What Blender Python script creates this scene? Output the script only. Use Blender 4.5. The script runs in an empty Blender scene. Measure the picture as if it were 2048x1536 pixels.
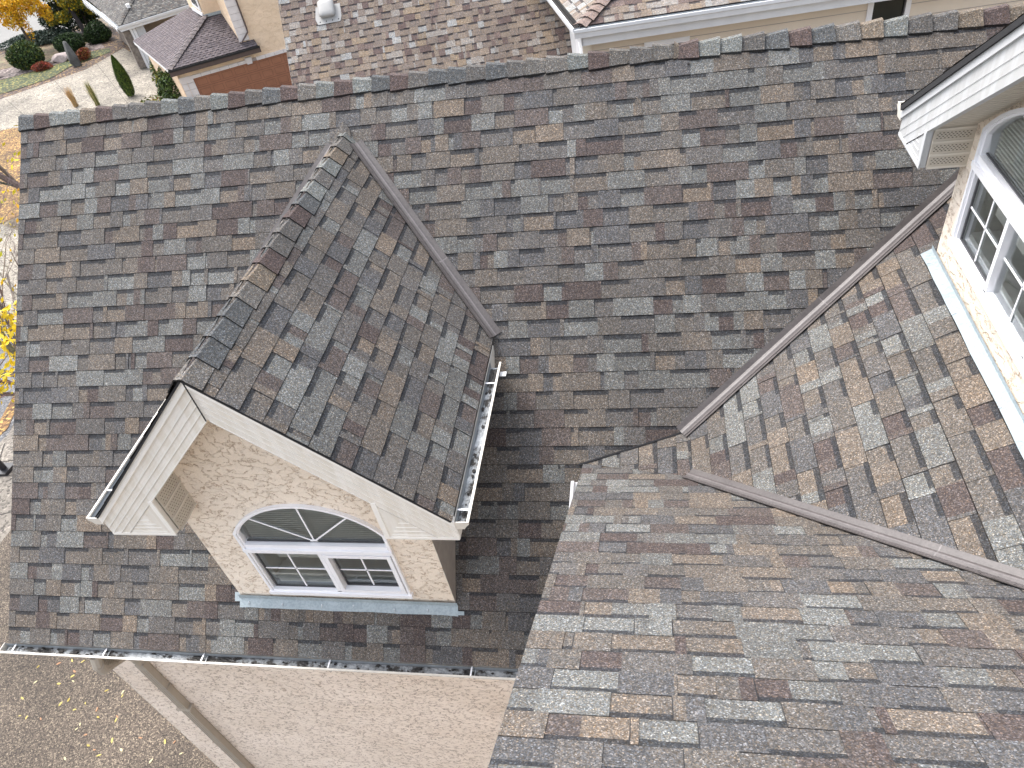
import bpy, math, random
from mathutils import Vector, Matrix
from mathutils.geometry import tessellate_polygon
V = Vector
S = bpy.context.scene
COL = S.collection
R = math.radians

# ------------------------------------------------------------------ camera
YAW, PITCH, ROLL = -0.2604, 0.7285, -0.2014
cam = bpy.data.cameras.new('camera')
cam.sensor_width = 36.0
cam.lens = 1465.5 / 2048 * 36
cam.clip_start = 0.05
cam.clip_end = 1500
camo = bpy.data.objects.new('camera', cam)
COL.objects.link(camo)
f0 = V((math.sin(YAW), math.cos(YAW), 0)); rt = V((math.cos(YAW), -math.sin(YAW), 0))
fw = f0*math.cos(PITCH) + V((0, 0, -1))*math.sin(PITCH)
up = rt.cross(fw)
r2 = rt*math.cos(ROLL) + up*math.sin(ROLL); u2 = up*math.cos(ROLL) - rt*math.sin(ROLL)
m = Matrix.Identity(4)
for i in range(3):
    m[i][0] = r2[i]; m[i][1] = u2[i]; m[i][2] = -fw[i]
m[0][3], m[1][3], m[2][3] = 5.765, -2.6071, 5.4102
camo.matrix_world = m
S.camera = camo

# ------------------------------------------------------------------ light
SUN_EL, SUN_AZ = 60, -58          # azimuth from +Y (north), east positive
world = bpy.data.worlds.new('World'); S.world = world; world.use_nodes = True
nt = world.node_tree
sky = nt.nodes.new('ShaderNodeTexSky'); sky.sky_type = 'NISHITA'; sky.sun_disc = False
sky.sun_elevation = R(SUN_EL); sky.sun_rotation = R(SUN_AZ); sky.dust_density = 4.0; sky.air_density = 1.0
hs = nt.nodes.new('ShaderNodeHueSaturation'); hs.inputs['Saturation'].default_value = 0.42
nt.links.new(sky.outputs[0], hs.inputs['Color'])
bg = nt.nodes['Background']; bg.inputs[1].default_value = 0.15
nt.links.new(hs.outputs[0], bg.inputs[0])
sl = bpy.data.lights.new('sun', 'SUN'); sl.energy = .58; sl.angle = R(28); sl.color = (1, .975, .945)
so = bpy.data.objects.new('sun', sl); COL.objects.link(so)
sd = V((math.sin(R(SUN_AZ))*math.cos(R(SUN_EL)), math.cos(R(SUN_AZ))*math.cos(R(SUN_EL)), math.sin(R(SUN_EL))))
so.rotation_euler = sd.to_track_quat('Z', 'Y').to_euler()
S.view_settings.view_transform = 'Standard'; S.view_settings.look = 'None'
S.view_settings.gamma = 1; S.view_settings.exposure = 1.72
S.render.engine = 'CYCLES'

# ------------------------------------------------------------------ materials
def newmat(name, rough=.8, metal=0.0):
    mt = bpy.data.materials.new(name); mt.use_nodes = True
    b = mt.node_tree.nodes['Principled BSDF']
    b.inputs['Roughness'].default_value = rough; b.inputs['Metallic'].default_value = metal
    return mt, mt.node_tree, b
def N(t, typ, **kw):
    n = t.nodes.new(typ)
    for k, v in kw.items(): setattr(n, k, v)
    return n
def L(t, a, b): t.links.new(a, b)
def ramp(t, fac, stops):
    r = N(t, 'ShaderNodeValToRGB'); L(t, fac, r.inputs[0])
    e = r.color_ramp.elements
    while len(e) > 1: e.remove(e[0])
    e[0].position = stops[0][0]; e[0].color = (*stops[0][1], 1)
    for p, c in stops[1:]:
        q = e.new(p); q.color = (*c, 1)
    return r.outputs[0]
def coords(t, scale=(1, 1, 1), rot=(0, 0, 0)):
    tc = N(t, 'ShaderNodeTexCoord'); mp = N(t, 'ShaderNodeMapping')
    mp.inputs['Scale'].default_value = scale; mp.inputs['Rotation'].default_value = rot
    L(t, tc.outputs['Object'], mp.inputs[0]); return mp.outputs[0]
def noise(t, vec, scale, detail=3, rough=.55):
    n = N(t, 'ShaderNodeTexNoise'); n.inputs['Scale'].default_value = scale
    n.inputs['Detail'].default_value = detail; n.inputs['Roughness'].default_value = rough
    L(t, vec, n.inputs['Vector']); return n.outputs['Fac']
def mul(t, c1, c2):
    x = N(t, 'ShaderNodeMixRGB', blend_type='MULTIPLY'); x.inputs[0].default_value = 1
    for i, c in ((1, c1), (2, c2)):
        if isinstance(c, tuple): x.inputs[i].default_value = (*c, 1)
        else: L(t, c, x.inputs[i])
    return x.outputs[0]
def bump(t, b, h, st, dist=.01):
    n = N(t, 'ShaderNodeBump'); n.inputs['Strength'].default_value = st; n.inputs['Distance'].default_value = dist
    L(t, h, n.inputs['Height']); L(t, n.outputs[0], b.inputs['Normal'])
def g3(v): return (v, v, v)

def shingle_mat(name, sc=1.0, amp=1.0):
    mt, t, b = newmat(name, .92)
    at = N(t, 'ShaderNodeAttribute', attribute_name='Col')
    v = coords(t)
    vo = N(t, 'ShaderNodeTexVoronoi'); vo.inputs['Scale'].default_value = 190*sc; L(t, v, vo.inputs['Vector'])
    sp = N(t, 'ShaderNodeSeparateColor'); L(t, vo.outputs['Color'], sp.inputs[0])
    a = amp
    spk = ramp(t, sp.outputs[0], [(0, g3(1-.5*a)), (.3, g3(1-.25*a)), (.6, g3(1.0)), (.82, g3(1+.28*a)), (.94, g3(1+.8*a)), (1, g3(1+1.7*a))])
    tint = ramp(t, sp.outputs[1], [(0, (.93, 1.0, 1.08)), (.5, (1, 1, 1)), (.75, (1.05, 1.0, .93)), (1, (1.2, 1.02, .82))])
    n2 = noise(t, v, 60*sc, 2); s2 = ramp(t, n2, [(.3, g3(.82)), (.7, g3(1.2))])
    n3 = noise(t, v, 1.3, 4); s3 = ramp(t, n3, [(.3, g3(.86)), (.7, g3(1.1))])
    c = mul(t, at.outputs['Color'], spk); c = mul(t, c, tint); c = mul(t, c, s2); c = mul(t, c, s3)
    L(t, c, b.inputs['Base Color'])
    b.inputs['Specular IOR Level'].default_value = .25
    bump(t, b, sp.outputs[2], .35, .003)
    return mt
M = {}
M['shingle'] = shingle_mat('granule_shingle')
M['shingle_far'] = shingle_mat('granule_shingle_neighbour', .55, .5)
M['shingle_dist'] = shingle_mat('granule_shingle_distant', .25, .35)
def attr_mat(name, rough=.7, spread=.25, scale=9):
    mt, t, b = newmat(name, rough)
    at = N(t, 'ShaderNodeAttribute', attribute_name='Col')
    s = ramp(t, noise(t, coords(t), scale, 2), [(.3, g3(1-spread)), (.7, g3(1+spread))])
    L(t, mul(t, at.outputs['Color'], s), b.inputs['Base Color'])
    b.inputs['Specular IOR Level'].default_value = .3
    return mt
M['leaf'] = attr_mat('leaf', .6)
M['bark'] = attr_mat('bark', .9, .35, 25)
def plain(name, c, rough=.6, var=.06, scale=6, bmp=0, metal=0, bs=80, spec=.5):
    mt, t, b = newmat(name, rough, metal)
    v = coords(t)
    s = ramp(t, noise(t, v, scale, 4), [(.3, g3(1-var)), (.7, g3(1+var))])
    L(t, mul(t, c, s), b.inputs['Base Color'])
    b.inputs['Specular IOR Level'].default_value = spec
    if bmp: bump(t, b, noise(t, v, bs, 3), bmp, .01)
    return mt
def streaky(name, c, dirt, amt=.5):
    mt, t, b = newmat(name, .45)
    v = coords(t, (9, 9, .9)); f = noise(t, v, 2.2, 5, .6)
    s1 = ramp(t, f, [(.42, tuple(1-(1-d)*amt for d in dirt)), (.60, (1, 1, 1))])
    s2 = ramp(t, noise(t, coords(t), 28, 4, .7), [(.30, tuple(1-(1-d)*amt*.8 for d in dirt)), (.42, (1, 1, 1))])
    s3 = ramp(t, noise(t, coords(t), 2.5, 3), [(.3, g3(.96)), (.7, g3(1.03))])
    L(t, mul(t, mul(t, mul(t, c, s1), s2), s3), b.inputs['Base Color']); return mt
M['alum_bead'] = plain('beige_aluminium_fold', (.84, .81, .75), .4, .04, 3)
M['alum_edge'] = plain('beige_drip_edge', (.60, .55, .47), .4, .05, 3)
M['white_alum'] = streaky('off_white_aluminium', (.53, .54, .545), (.72, .70, .66), .45)
M['white_bead'] = plain('off_white_aluminium_fold', (.55, .56, .565), .4, .05, 3)
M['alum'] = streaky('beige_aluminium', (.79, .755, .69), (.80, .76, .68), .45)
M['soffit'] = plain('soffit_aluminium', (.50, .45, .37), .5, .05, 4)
M['grey_alum'] = plain('taupe_side_metal', (.33, .295, .26), .5, .1, 14)
M['vinyl'] = plain('white_vinyl', (.88, .88, .90), .35, .03, 5)
M['black'] = plain('black_rubber_edge', (.018, .018, .02), .8, .2, 30)
M['darkgap'] = plain('dark_gap', (.03, .027, .025), .9)
M['hole'] = plain('vent_hole', (.10, .09, .075), .9)
M['room'] = plain('room_paint', (.80, .79, .73), .8)
M['blind'] = plain('blind_slats', (.80, .80, .75), .6)
M['spacer'] = plain('window_gasket', (.07, .07, .075), .5)
M['gutter'] = plain('painted_gutter', (.64, .60, .53), .4, .1, 20)
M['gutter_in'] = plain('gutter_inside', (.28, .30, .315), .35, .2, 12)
M['downspout'] = plain('taupe_downspout', (.36, .32, .265), .4, .06, 8)
M['blackpost'] = plain('black_post', (.02, .02, .023), .4)
M['white_trim'] = plain('white_trim', (.74, .75, .76), .45, .04)
M['cream_trim'] = plain('cream_trim', (.80, .72, .60), .6, .04)
M['brown_fascia'] = plain('brown_fascia', (.085, .06, .055), .5, .1)
M['garage_door'] = plain('brown_garage_door', (.29, .125, .07), .5, .08, 3)
M['door_line'] = plain('garage_door_groove', (.15, .062, .036), .6)
M['quoin'] = plain('pale_stone_block', (.66, .62, .60), .8, .08, 4, .2)
M['mortar_lap_shade'] = plain('mortar_and_lap_shade', (.34, .30, .28), .9)
M['vent'] = plain('white_vent_plastic', (.36, .355, .34), .45, .05, 5)
M['siding'] = plain('cream_siding', (.76, .66, .54), .7, .04, 1.3)
M['window_dark'] = plain('dark_window_glass', (.012, .018, .018), .08)
M['tan_wall'] = plain('tan_wall', (.42, .34, .27), .8, .1, 4)
M['stone'] = plain('rough_stone', (.20, .17, .145), .9, .4, 5, .5, bs=9)
M['greywall'] = plain('grey_white_panel', (.48, .49, .50), .6, .05)
M['boulder'] = plain('granite_boulder', (.36, .30, .28), .9, .25, 5, .5, bs=12)
M['nail'] = plain('nail_head', (.55, .58, .6), .35, .1, metal=.7)

def galv(name, c, c2, rgh=.65, mtl=0.0):
    mt, t, b = newmat(name, rgh, mtl)
    v = coords(t)
    f = noise(t, v, 7, 5); s = ramp(t, f, [(.3, c), (.7, c2)])
    f2 = noise(t, v, 60, 3); s2 = ramp(t, f2, [(.35, g3(.86)), (.6, g3(1.06))])
    L(t, mul(t, s, s2), b.inputs['Base Color']); return mt
M['galv'] = galv('galvanized_flashing', (.27, .325, .35), (.35, .405, .43))
M['valley'] = galv('mauve_brown_flashing', (.076, .066, .064), (.104, .092, .089), .45, .0)
M['valley_ridge'] = galv('mauve_flashing_fold', (.13, .117, .115), (.165, .15, .148), .45, .0)

def stucco(name, c, cline, sc=7.0, stretch=(1, 1, 1.9), lw=.017):
    mt, t, b = newmat(name, .92)
    v = coords(t, stretch)
    n1 = noise(t, v, sc, 5, .62)
    # knock-down ridges: contour lines of the noise
    def contour(n, lvl, w):
        a = N(t, 'ShaderNodeMath', operation='SUBTRACT'); L(t, n, a.inputs[0]); a.inputs[1].default_value = lvl
        q = N(t, 'ShaderNodeMath', operation='ABSOLUTE'); L(t, a.outputs[0], q.inputs[0])
        d = N(t, 'ShaderNodeMapRange'); L(t, q.outputs[0], d.inputs[0]); d.inputs[1].default_value = 0; d.inputs[2].default_value = w
        return d.outputs[0]
    l1 = contour(n1, .5, lw)
    msk = noise(t, v, sc*1.7, 3)
    mk = N(t, 'ShaderNodeMapRange'); L(t, msk, mk.inputs[0]); mk.inputs[1].default_value = .48; mk.inputs[2].default_value = .54
    mx = N(t, 'ShaderNodeMath', operation='MAXIMUM'); L(t, l1, mx.inputs[0]); L(t, mk.outputs[0], mx.inputs[1])
    col = N(t, 'ShaderNodeMixRGB'); L(t, mx.outputs[0], col.inputs[0])
    col.inputs[1].default_value = (*cline, 1); col.inputs[2].default_value = (*c, 1)
    s = ramp(t, noise(t, v, 1.4, 3), [(.3, (.93, .91, .88)), (.7, (1.06, 1.06, 1.06))])
    cc = mul(t, col.outputs[0], s)
    cc = mul(t, cc, ramp(t, noise(t, v, sc*14, 2), [(.3, g3(.93)), (.7, g3(1.05))]))
    L(t, cc, b.inputs['Base Color'])
    st = N(t, 'ShaderNodeMapRange'); L(t, n1, st.inputs[0]); st.inputs[1].default_value = .47; st.inputs[2].default_value = .53
    ad = N(t, 'ShaderNodeMath', operation='ADD'); L(t, st.outputs[0], ad.inputs[0])
    fn = noise(t, v, sc*12, 3); L(t, fn, ad.inputs[1])
    bump(t, b, ad.outputs[0], .8, .012)
    b.inputs['Specular IOR Level'].default_value = .2
    return mt
M['stucco'] = stucco('peach_stucco', (.93, .82, .69), (.50, .345, .22), 8.5, (1, 1, 1.5), .020)
M['stucco2'] = stucco('pinkish_stucco', (.94, .82, .705), (.36, .26, .195), 11, (1, 1, 1.5), .028)
M['stucco_far'] = stucco('sand_stucco', (.76, .60, .44), (.66, .51, .37), 3)

def debris_mat():
    mt, t, b = newmat('gutter_debris', .6)
    v = coords(t, (.45, .45, 1))
    n0 = noise(t, v, 16, 6, .72); n9 = noise(t, coords(t, (1, 1, 1)), 1.1, 2)
    mm = N(t, 'ShaderNodeMath', operation='MULTIPLY_ADD'); L(t, n9, mm.inputs[0]); mm.inputs[1].default_value = .5; L(t, n0, mm.inputs[2]); m2 = N(t, 'ShaderNodeMath', operation='SUBTRACT'); L(t, mm.outputs[0], m2.inputs[0]); m2.inputs[1].default_value = .25; n = m2.outputs[0]
    c = ramp(t, n, [(.40, (.012, .011, .010)), (.46, (.05, .045, .04)), (.50, (.20, .21, .215)), (.66, (.44, .46, .47))])
    L(t, c, b.inputs['Base Color']); bump(t, b, n, .6, .01); return mt
M['debris'] = debris_mat()
def aggregate(name, c1, c2, c3, sc=45, leaf=None):
    mt, t, b = newmat(name, .85)
    v = coords(t)
    vo = N(t, 'ShaderNodeTexVoronoi'); vo.inputs['Scale'].default_value = sc; L(t, v, vo.inputs['Vector'])
    sp = N(t, 'ShaderNodeSeparateColor'); L(t, vo.outputs['Color'], sp.inputs[0])
    c = ramp(t, sp.outputs[0], [(0, tuple(x*.35 for x in c1)), (.35, c1), (.7, c2), (.9, c3), (1, tuple(min(1, x*1.5) for x in c3))])
    s = ramp(t, noise(t, v, .55, 4), [(.3, g3(.62)), (.7, g3(1.25))])
    L(t, mul(t, c, s), b.inputs['Base Color']); bump(t, b, sp.outputs[1], .5, .006); return mt
M['aggregate'] = aggregate('exposed_aggregate', (.064, .050, .039), (.098, .077, .059), (.168, .137, .10), 60)
M['concrete'] = aggregate('pale_concrete', (.225, .20, .16), (.25, .222, .18), (.28, .25, .205), 14)
M['sidewalk'] = aggregate('sidewalk_concrete', (.18, .16, .135), (.20, .18, .15), (.225, .20, .17), 20)
M['asphalt'] = aggregate('asphalt', (.10, .10, .105), (.13, .13, .135), (.17, .17, .17), 30)
M['street'] = plain('bright_street_concrete', (.17, .165, .155), .8, .1, .4)
M['lawn'] = aggregate('lawn', (.038, .055, .018), (.055, .07, .022), (.19, .16, .04), 9)
M['drygrass'] = aggregate('dry_grass', (.14, .10, .058), (.18, .13, .07), (.10, .10, .045), 6)
M['mulch'] = aggregate('leaf_littered_mulch', (.055, .034, .028), (.09, .058, .043), (.22, .14, .06), 9)
M['rocks'] = aggregate('river_rock_bed', (.11, .082, .077), (.16, .125, .115), (.24, .195, .175), 6)
M['leaflitter'] = aggregate('orange_leaf_litter', (.13, .065, .025), (.24, .125, .04), (.36, .24, .07), 14)
M['soil'] = aggregate('yard_ground', (.12, .09, .06), (.17, .13, .08), (.20, .16, .09), 6)

def glass_mat():
    mt = bpy.data.materials.new('window_glass'); mt.use_nodes = True; t = mt.node_tree
    for n in list(t.nodes):
        if n.type != 'OUTPUT_MATERIAL': t.nodes.remove(n)
    out = [n for n in t.nodes if n.type == 'OUTPUT_MATERIAL'][0]
    tr = N(t, 'ShaderNodeBsdfTransparent'); tr.inputs[0].default_value = (.97, .99, .98, 1)
    gl = N(t, 'ShaderNodeBsdfGlossy'); gl.inputs['Roughness'].default_value = .02; gl.inputs[0].default_value = (.9, .95, 1, 1)
    fr = N(t, 'ShaderNodeFresnel'); fr.inputs[0].default_value = 1.9
    mx = N(t, 'ShaderNodeMixShader'); L(t, fr.outputs[0], mx.inputs[0]); L(t, tr.outputs[0], mx.inputs[1]); L(t, gl.outputs[0], mx.inputs[2])
    L(t, mx.outputs[0], out.inputs[0]); return mt
M['glass'] = glass_mat()

# ------------------------------------------------------------------ mesh helpers
class MB:
    def __init__(s): s.v = []; s.f = []; s.m = []; s.c = []; s.mats = []
    def mi(s, name):
        if name not in s.mats: s.mats.append(name)
        return s.mats.index(name)
    def face(s, pts, mat, col=(1, 1, 1)):
        k = len(s.v); s.v.extend([tuple(p) for p in pts]); s.f.append(tuple(range(k, k+len(pts))))
        s.m.append(s.mi(mat)); s.c.append(col)
    def prism(s, pts, d, mat, col=(1, 1, 1), mat_side=None):
        """closed solid: polygon pts, and the same moved by d"""
        pts = [V(p) for p in pts]; d = V(d); n = len(pts)
        s.face(pts, mat, col); s.face([p+d for p in reversed(pts)], mat_side or mat, col)
        for i in range(n):
            a, b = pts[i], pts[(i+1) % n]
            s.face([b, a, a+d, b+d], mat_side or mat, col)
    def box(s, o, a, b, c, mat, col=(1, 1, 1)):
        o, a, b, c = V(o), V(a), V(b), V(c)
        s.prism([o, o+a, o+a+b, o+b], c, mat, col)
    def abox(s, lo, hi, mat, col=(1, 1, 1)):
        lo, hi = V(lo), V(hi); d = hi-lo
        s.box(lo, (d.x, 0, 0), (0, d.y, 0), (0, 0, d.z), mat, col)
    def tube(s, pts, rads, mat, col=(1, 1, 1), n=6, cap=False):
        rings = []
        for i, p in enumerate(pts):
            p = V(p); q0 = V(pts[max(0, i-1)]); q1 = V(pts[min(len(pts)-1, i+1)])
            d = (q1-q0).normalized(); a = d.orthogonal().normalized(); b = d.cross(a)
            rings.append([p + (a*math.cos(2*math.pi*j/n) + b*math.sin(2*math.pi*j/n))*rads[i] for j in range(n)])
        for i in range(len(rings)-1):
            for j in range(n):
                k = (j+1) % n
                s.face([rings[i][j], rings[i][k], rings[i+1][k], rings[i+1][j]], mat, col)
        if cap:
            s.face(list(reversed(rings[0])), mat, col); s.face(rings[-1], mat, col)
    def build(s, name, parent=None, smooth=False, merge=False):
        me = bpy.data.meshes.new(name); me.from_pydata(s.v, [], s.f); 
        for x in s.mats: me.materials.append(M[x])
        me.polygons.foreach_set('material_index', s.m)
        if any(c != (1, 1, 1) for c in s.c):
            ca = me.color_attributes.new('Col', 'FLOAT_COLOR', 'CORNER')
            buf = []
            for f, c in zip(s.f, s.c): buf.extend((c[0], c[1], c[2], 1.0)*len(f))
            ca.data.foreach_set('color', buf)
        if smooth: me.polygons.foreach_set('use_smooth', [True]*len(s.f))
        me.update()
        if merge:
            import bmesh
            bm = bmesh.new(); bm.from_mesh(me); bmesh.ops.remove_doubles(bm, verts=bm.verts, dist=.0005); bm.to_mesh(me); bm.free()
        o = bpy.data.objects.new(name, me); COL.objects.link(o)
        if parent: o.parent = parent
        return o
def thing(name, label, cat, group=None):
    o = bpy.data.objects.new(name, None); COL.objects.link(o); o['label'] = label; o['category'] = cat
    if group: o['group'] = group
    return o
def tag(o, label, cat, group=None, kind=None):
    o['label'] = label; o['category'] = cat
    if group: o['group'] = group
    if kind: o['kind'] = kind
    return o
def base_at(root, loc):
    """move an empty to its thing's base, keeping the children (built in world space) where they are"""
    root.location = loc
    for c in root.children: c.location = c.location - V(loc)
def lin(r, g, b):
    f = lambda x: (x/255/12.92) if x < 10.3 else ((x/255+.055)/1.055)**2.4
    return (f(r), f(g), f(b))

def clip_poly(poly, win):
    """clip 2-D poly against convex CCW window"""
    out = poly
    n = len(win)
    for i in range(n):
        ax, ay = win[i]; bx, by = win[(i+1) % n]; ex, ey = bx-ax, by-ay
        inp, out = out, []
        if not inp: return []
        for j in range(len(inp)):
            p, q = inp[j], inp[(j+1) % len(inp)]
            dp = ex*(p[1]-ay)-ey*(p[0]-ax); dq = ex*(q[1]-ay)-ey*(q[0]-ax)
            if dp >= 0: out.append(p)
            if (dp >= 0) != (dq >= 0):
                t = dp/(dp-dq); out.append((p[0]+(q[0]-p[0])*t, p[1]+(q[1]-p[1])*t))
    return out
def ccw(p):
    a = sum(p[i][0]*p[(i+1) % len(p)][1]-p[(i+1) % len(p)][0]*p[i][1] for i in range(len(p)))
    return p if a > 0 else list(reversed(p))

# ------------------------------------------------------------------ shingles
K = .45
def pc(r, g, b): return tuple(x*K for x in lin(r, g, b))
PAL = [(pc(152, 154, 152), 11), (pc(139, 140, 138), 11), (pc(127, 124, 122), 16), (pc(131, 126, 121), 15),
       (pc(148, 137, 126), 9), (pc(138, 130, 122), 12), (pc(118, 108, 105), 11), (pc(108, 96, 94), 9), (pc(116, 116, 118), 13), (pc(154, 140, 126), 3)]
PAL_CAP = [(pc(150, 153, 150), 5), (pc(116, 102, 99), 4), (pc(128, 125, 122), 5), (pc(150, 138, 124), 4), (pc(118, 120, 121), 4), (pc(138, 134, 129), 5)]
PAL_TAN = [(lin(172, 157, 143), 13), (lin(162, 148, 137), 14), (lin(184, 177, 170), 9), (lin(192, 192, 190), 4),
           (lin(146, 129, 123), 9), (lin(130, 113, 109), 6), (lin(158, 145, 136), 12), (lin(178, 160, 140), 6)]
PAL_TAN = [(tuple(x*.48 for x in c), w) for c, w in PAL_TAN]
PAL_GREY = [(tuple(x*.45 for x in lin(*c)), w) for c, w in [((150, 148, 144), 9), ((132, 130, 128), 12), ((116, 114, 112), 12), ((170, 167, 160), 5), ((140, 132, 126), 6)]]
PAL_MAUVE = [(tuple(x*.46 for x in lin(*c)), w) for c, w in [((140, 131, 134), 8), ((132, 123, 127), 10), ((124, 116, 119), 8)]]
_mn = tuple(sum(c[i]*w for c, w in PAL)/sum(w for _, w in PAL) for i in range(3))
PAL = [(tuple(c[i]*.82+_mn[i]*.18 for i in range(3)), w) for c, w in PAL]
def pick(rng, pal):
    r = rng.random()*sum(w for _, w in pal)
    for c, w in pal:
        r -= w
        if r <= 0: return c
    return pal[-1][0]
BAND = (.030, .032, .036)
def shingles(mb, O, U, Vv, poly, E=.143, seed=1, pal=PAL, mat='shingle', skip=None, wmin=.11, wmax=.31, band=BAND, slab=.03, hgt=1.0, v0=0.0):
    rng = random.Random(seed)
    O, U, Vv = V(O), V(U).normalized(), V(Vv).normalized(); Nn = U.cross(Vv).normalized()
    poly = ccw(poly)
    us = [p[0] for p in poly]; vs = [p[1] for p in poly]
    k0 = math.floor((min(vs)-v0)/E); k1 = math.ceil((max(vs)-v0)/E)
    def P(u, v, h): return O + U*u + Vv*v + Nn*h
    if slab: mb.prism([P(u, v, -.004) for u, v in poly], Nn*-slab, 'black')
    for k in range(k0, k1):
        va, vb = v0+k*E, v0+(k+1)*E
        jit = [rng.uniform(-.0012, .0012) for _ in range(2)]
        u = min(us) - rng.random()*.3
        tooth = rng.random() < .5
        col = pick(rng, pal); left = rng.uniform(.05, .35); nxt = rng.uniform(.7, 1.0)
        prev_h = None
        while u < max(us):
            w = rng.uniform(wmin, wmax)*(1.0 if tooth else .95)
            if rng.random() < .85: col = pick(rng, pal); left = w+.01 if rng.random() < .62 else w*rng.uniform(.3, .7)
            if rng.random() < .12: w = rng.uniform(.015, .05)
            ue = u+w
            segs = []; a = u
            while a < ue-1e-6:
                st = min(ue, a+max(left, .01)); segs.append((a, st, col)); left -= st-a; a = st
                if left <= 1e-6: col = pick(rng, pal); left = rng.uniform(.12, .5)
            h1 = .0075*hgt if tooth else .0035*hgt      # at butt
            h2 = .0035*hgt if tooth else .0003*hgt
            sk = (rng.uniform(-.008, .008), rng.uniform(-.004, .004))
            if skip and skip(*(P((u+ue)/2, (va+vb)/2, 0))): u = ue; tooth = not tooth; continue
            for (a, b2, cc) in segs:
                br = 1+rng.uniform(-.05, .05); cc2 = (cc[0]*br, cc[1]*br, cc[2]*br)
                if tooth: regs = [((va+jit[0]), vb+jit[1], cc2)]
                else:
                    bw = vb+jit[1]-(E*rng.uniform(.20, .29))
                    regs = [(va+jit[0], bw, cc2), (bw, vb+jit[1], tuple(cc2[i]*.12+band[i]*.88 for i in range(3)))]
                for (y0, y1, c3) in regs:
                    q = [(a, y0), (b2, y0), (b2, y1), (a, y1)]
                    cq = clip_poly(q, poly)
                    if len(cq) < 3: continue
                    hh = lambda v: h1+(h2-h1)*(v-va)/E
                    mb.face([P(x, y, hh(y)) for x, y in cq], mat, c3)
                # contact shadow below the next course's butt, painted as a dark strip
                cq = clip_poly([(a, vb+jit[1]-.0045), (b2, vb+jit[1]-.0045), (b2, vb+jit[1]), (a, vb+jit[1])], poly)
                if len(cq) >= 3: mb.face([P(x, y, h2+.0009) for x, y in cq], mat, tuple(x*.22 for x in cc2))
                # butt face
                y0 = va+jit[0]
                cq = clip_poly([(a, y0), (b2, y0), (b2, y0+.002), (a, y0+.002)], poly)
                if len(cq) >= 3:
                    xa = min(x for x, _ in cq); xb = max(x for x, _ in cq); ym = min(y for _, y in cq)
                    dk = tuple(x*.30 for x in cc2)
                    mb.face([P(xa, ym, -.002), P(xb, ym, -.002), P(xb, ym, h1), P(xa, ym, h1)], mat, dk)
            if tooth:
                for x, sg in ((u, 1), (ue, -1)):
                    cq = clip_poly([(x-.0005, va), (x+.0005, va), (x+.0005, vb), (x-.0005, vb)], poly)
                    if len(cq) >= 3:
                        ya = min(y for _, y in cq); yb = max(y for _, y in cq)
                        pts = [P(x, ya, 0), P(x, yb, 0), P(x, yb, h2), P(x, ya, h1)]
                        if sg < 0: pts.reverse()
                        mb.face(pts, mat, tuple(c*.62 for c in col))
            u = ue; tooth = not tooth
            # butt joints between shingle strips: thin dark slit
            if rng.random() < .16:
                cq = clip_poly([(u-.0016, va+.001), (u+.0016, va+.001), (u+.0016, vb-.001), (u-.0016, vb-.001)], poly)
                if len(cq) >= 3: mb.face([P(x, y, .0072*hgt) for x, y in cq], 'black', (1, 1, 1.001))
def caps(mb, A, B, na, nb, half=.135, E=.143, seed=2, pal=None, mat='shingle', start=0.0, lift=.012, tp=(1.12, .86), bl=.03):
    """ridge caps from A to B, butt end towards A; na, nb = down-slope directions on both sides"""
    pal = pal or PAL_CAP
    rng = random.Random(seed); A, B = V(A), V(B); D = (B-A); Ln = D.length; D.normalize()
    na, nb = V(na).normalized(), V(nb).normalized(); upv = -(na+nb).normalized()
    n = int(Ln/E)+1
    for k in range(n):
        s0 = k*E-rng.uniform(0, .012); s1 = min((k+1)*E+.03, Ln+.02)
        if s0 >= Ln: break
        c = pick(rng, pal); br = 1+rng.uniform(-.1, .1); c = tuple(x*br for x in c)
        j = rng.uniform(-.008, .008); jy = rng.uniform(-.01, .01)
        h0, h1 = lift+bl+rng.uniform(0, .004), lift+.001
        wa = half*rng.uniform(.95, 1.06); wb = half*rng.uniform(.95, 1.06)
        def ring(s, h, ww=1.0):
            p = A+D*s
            off = upv*h
            return [p+na*wa*ww+off*.8+D*jy, p+na*wa*.45+off, p+na*.035+off*1.0+upv*.004, p+nb*.035+off*1.0+upv*.004, p+nb*wb*.45+off, p+nb*wb*ww+off*.8+D*jy]
        r0, r1 = ring(s0, h0, tp[0]), ring(s1, h1, tp[1])
        for i in range(5): mb.face([r0[i], r0[i+1], r1[i+1], r1[i]], mat, c)
        t = upv*-.007
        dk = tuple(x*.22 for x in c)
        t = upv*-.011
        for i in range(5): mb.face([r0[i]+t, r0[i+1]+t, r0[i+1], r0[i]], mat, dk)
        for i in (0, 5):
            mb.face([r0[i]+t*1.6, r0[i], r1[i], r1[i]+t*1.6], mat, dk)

# ================================================================== OUR HOUSE
house = thing('shingled_house', 'stucco house directly below with large weathered brown and grey shingle roof and two gabled dormers', 'house')
TH1, TH2, TH3 = .7664, .5559, .5677
t1, t2, t3 = math.tan(TH1), math.tan(TH2), math.tan(TH3)
X2, Y3 = 3.9489, 2.8394
GZ = -5.6
XD, W1_, E1, YF, YO, ZR1, TD1 = 3.234, .933, 1.268, .342, .072, 3.06, .985
EX = .143
RS = 33.75*EX                                   # slope length to ridge
RY, RZ = RS*math.cos(TH1), RS*math.sin(TH1)
A4 = V((5.21, 1.131, 1.0885)); B4 = V((5.957, 1.295, 1.2475)); C4 = V((5.989, .852, 1.2665))
D2X, D2W, D2C = 7.66, 1.10, .85

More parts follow.
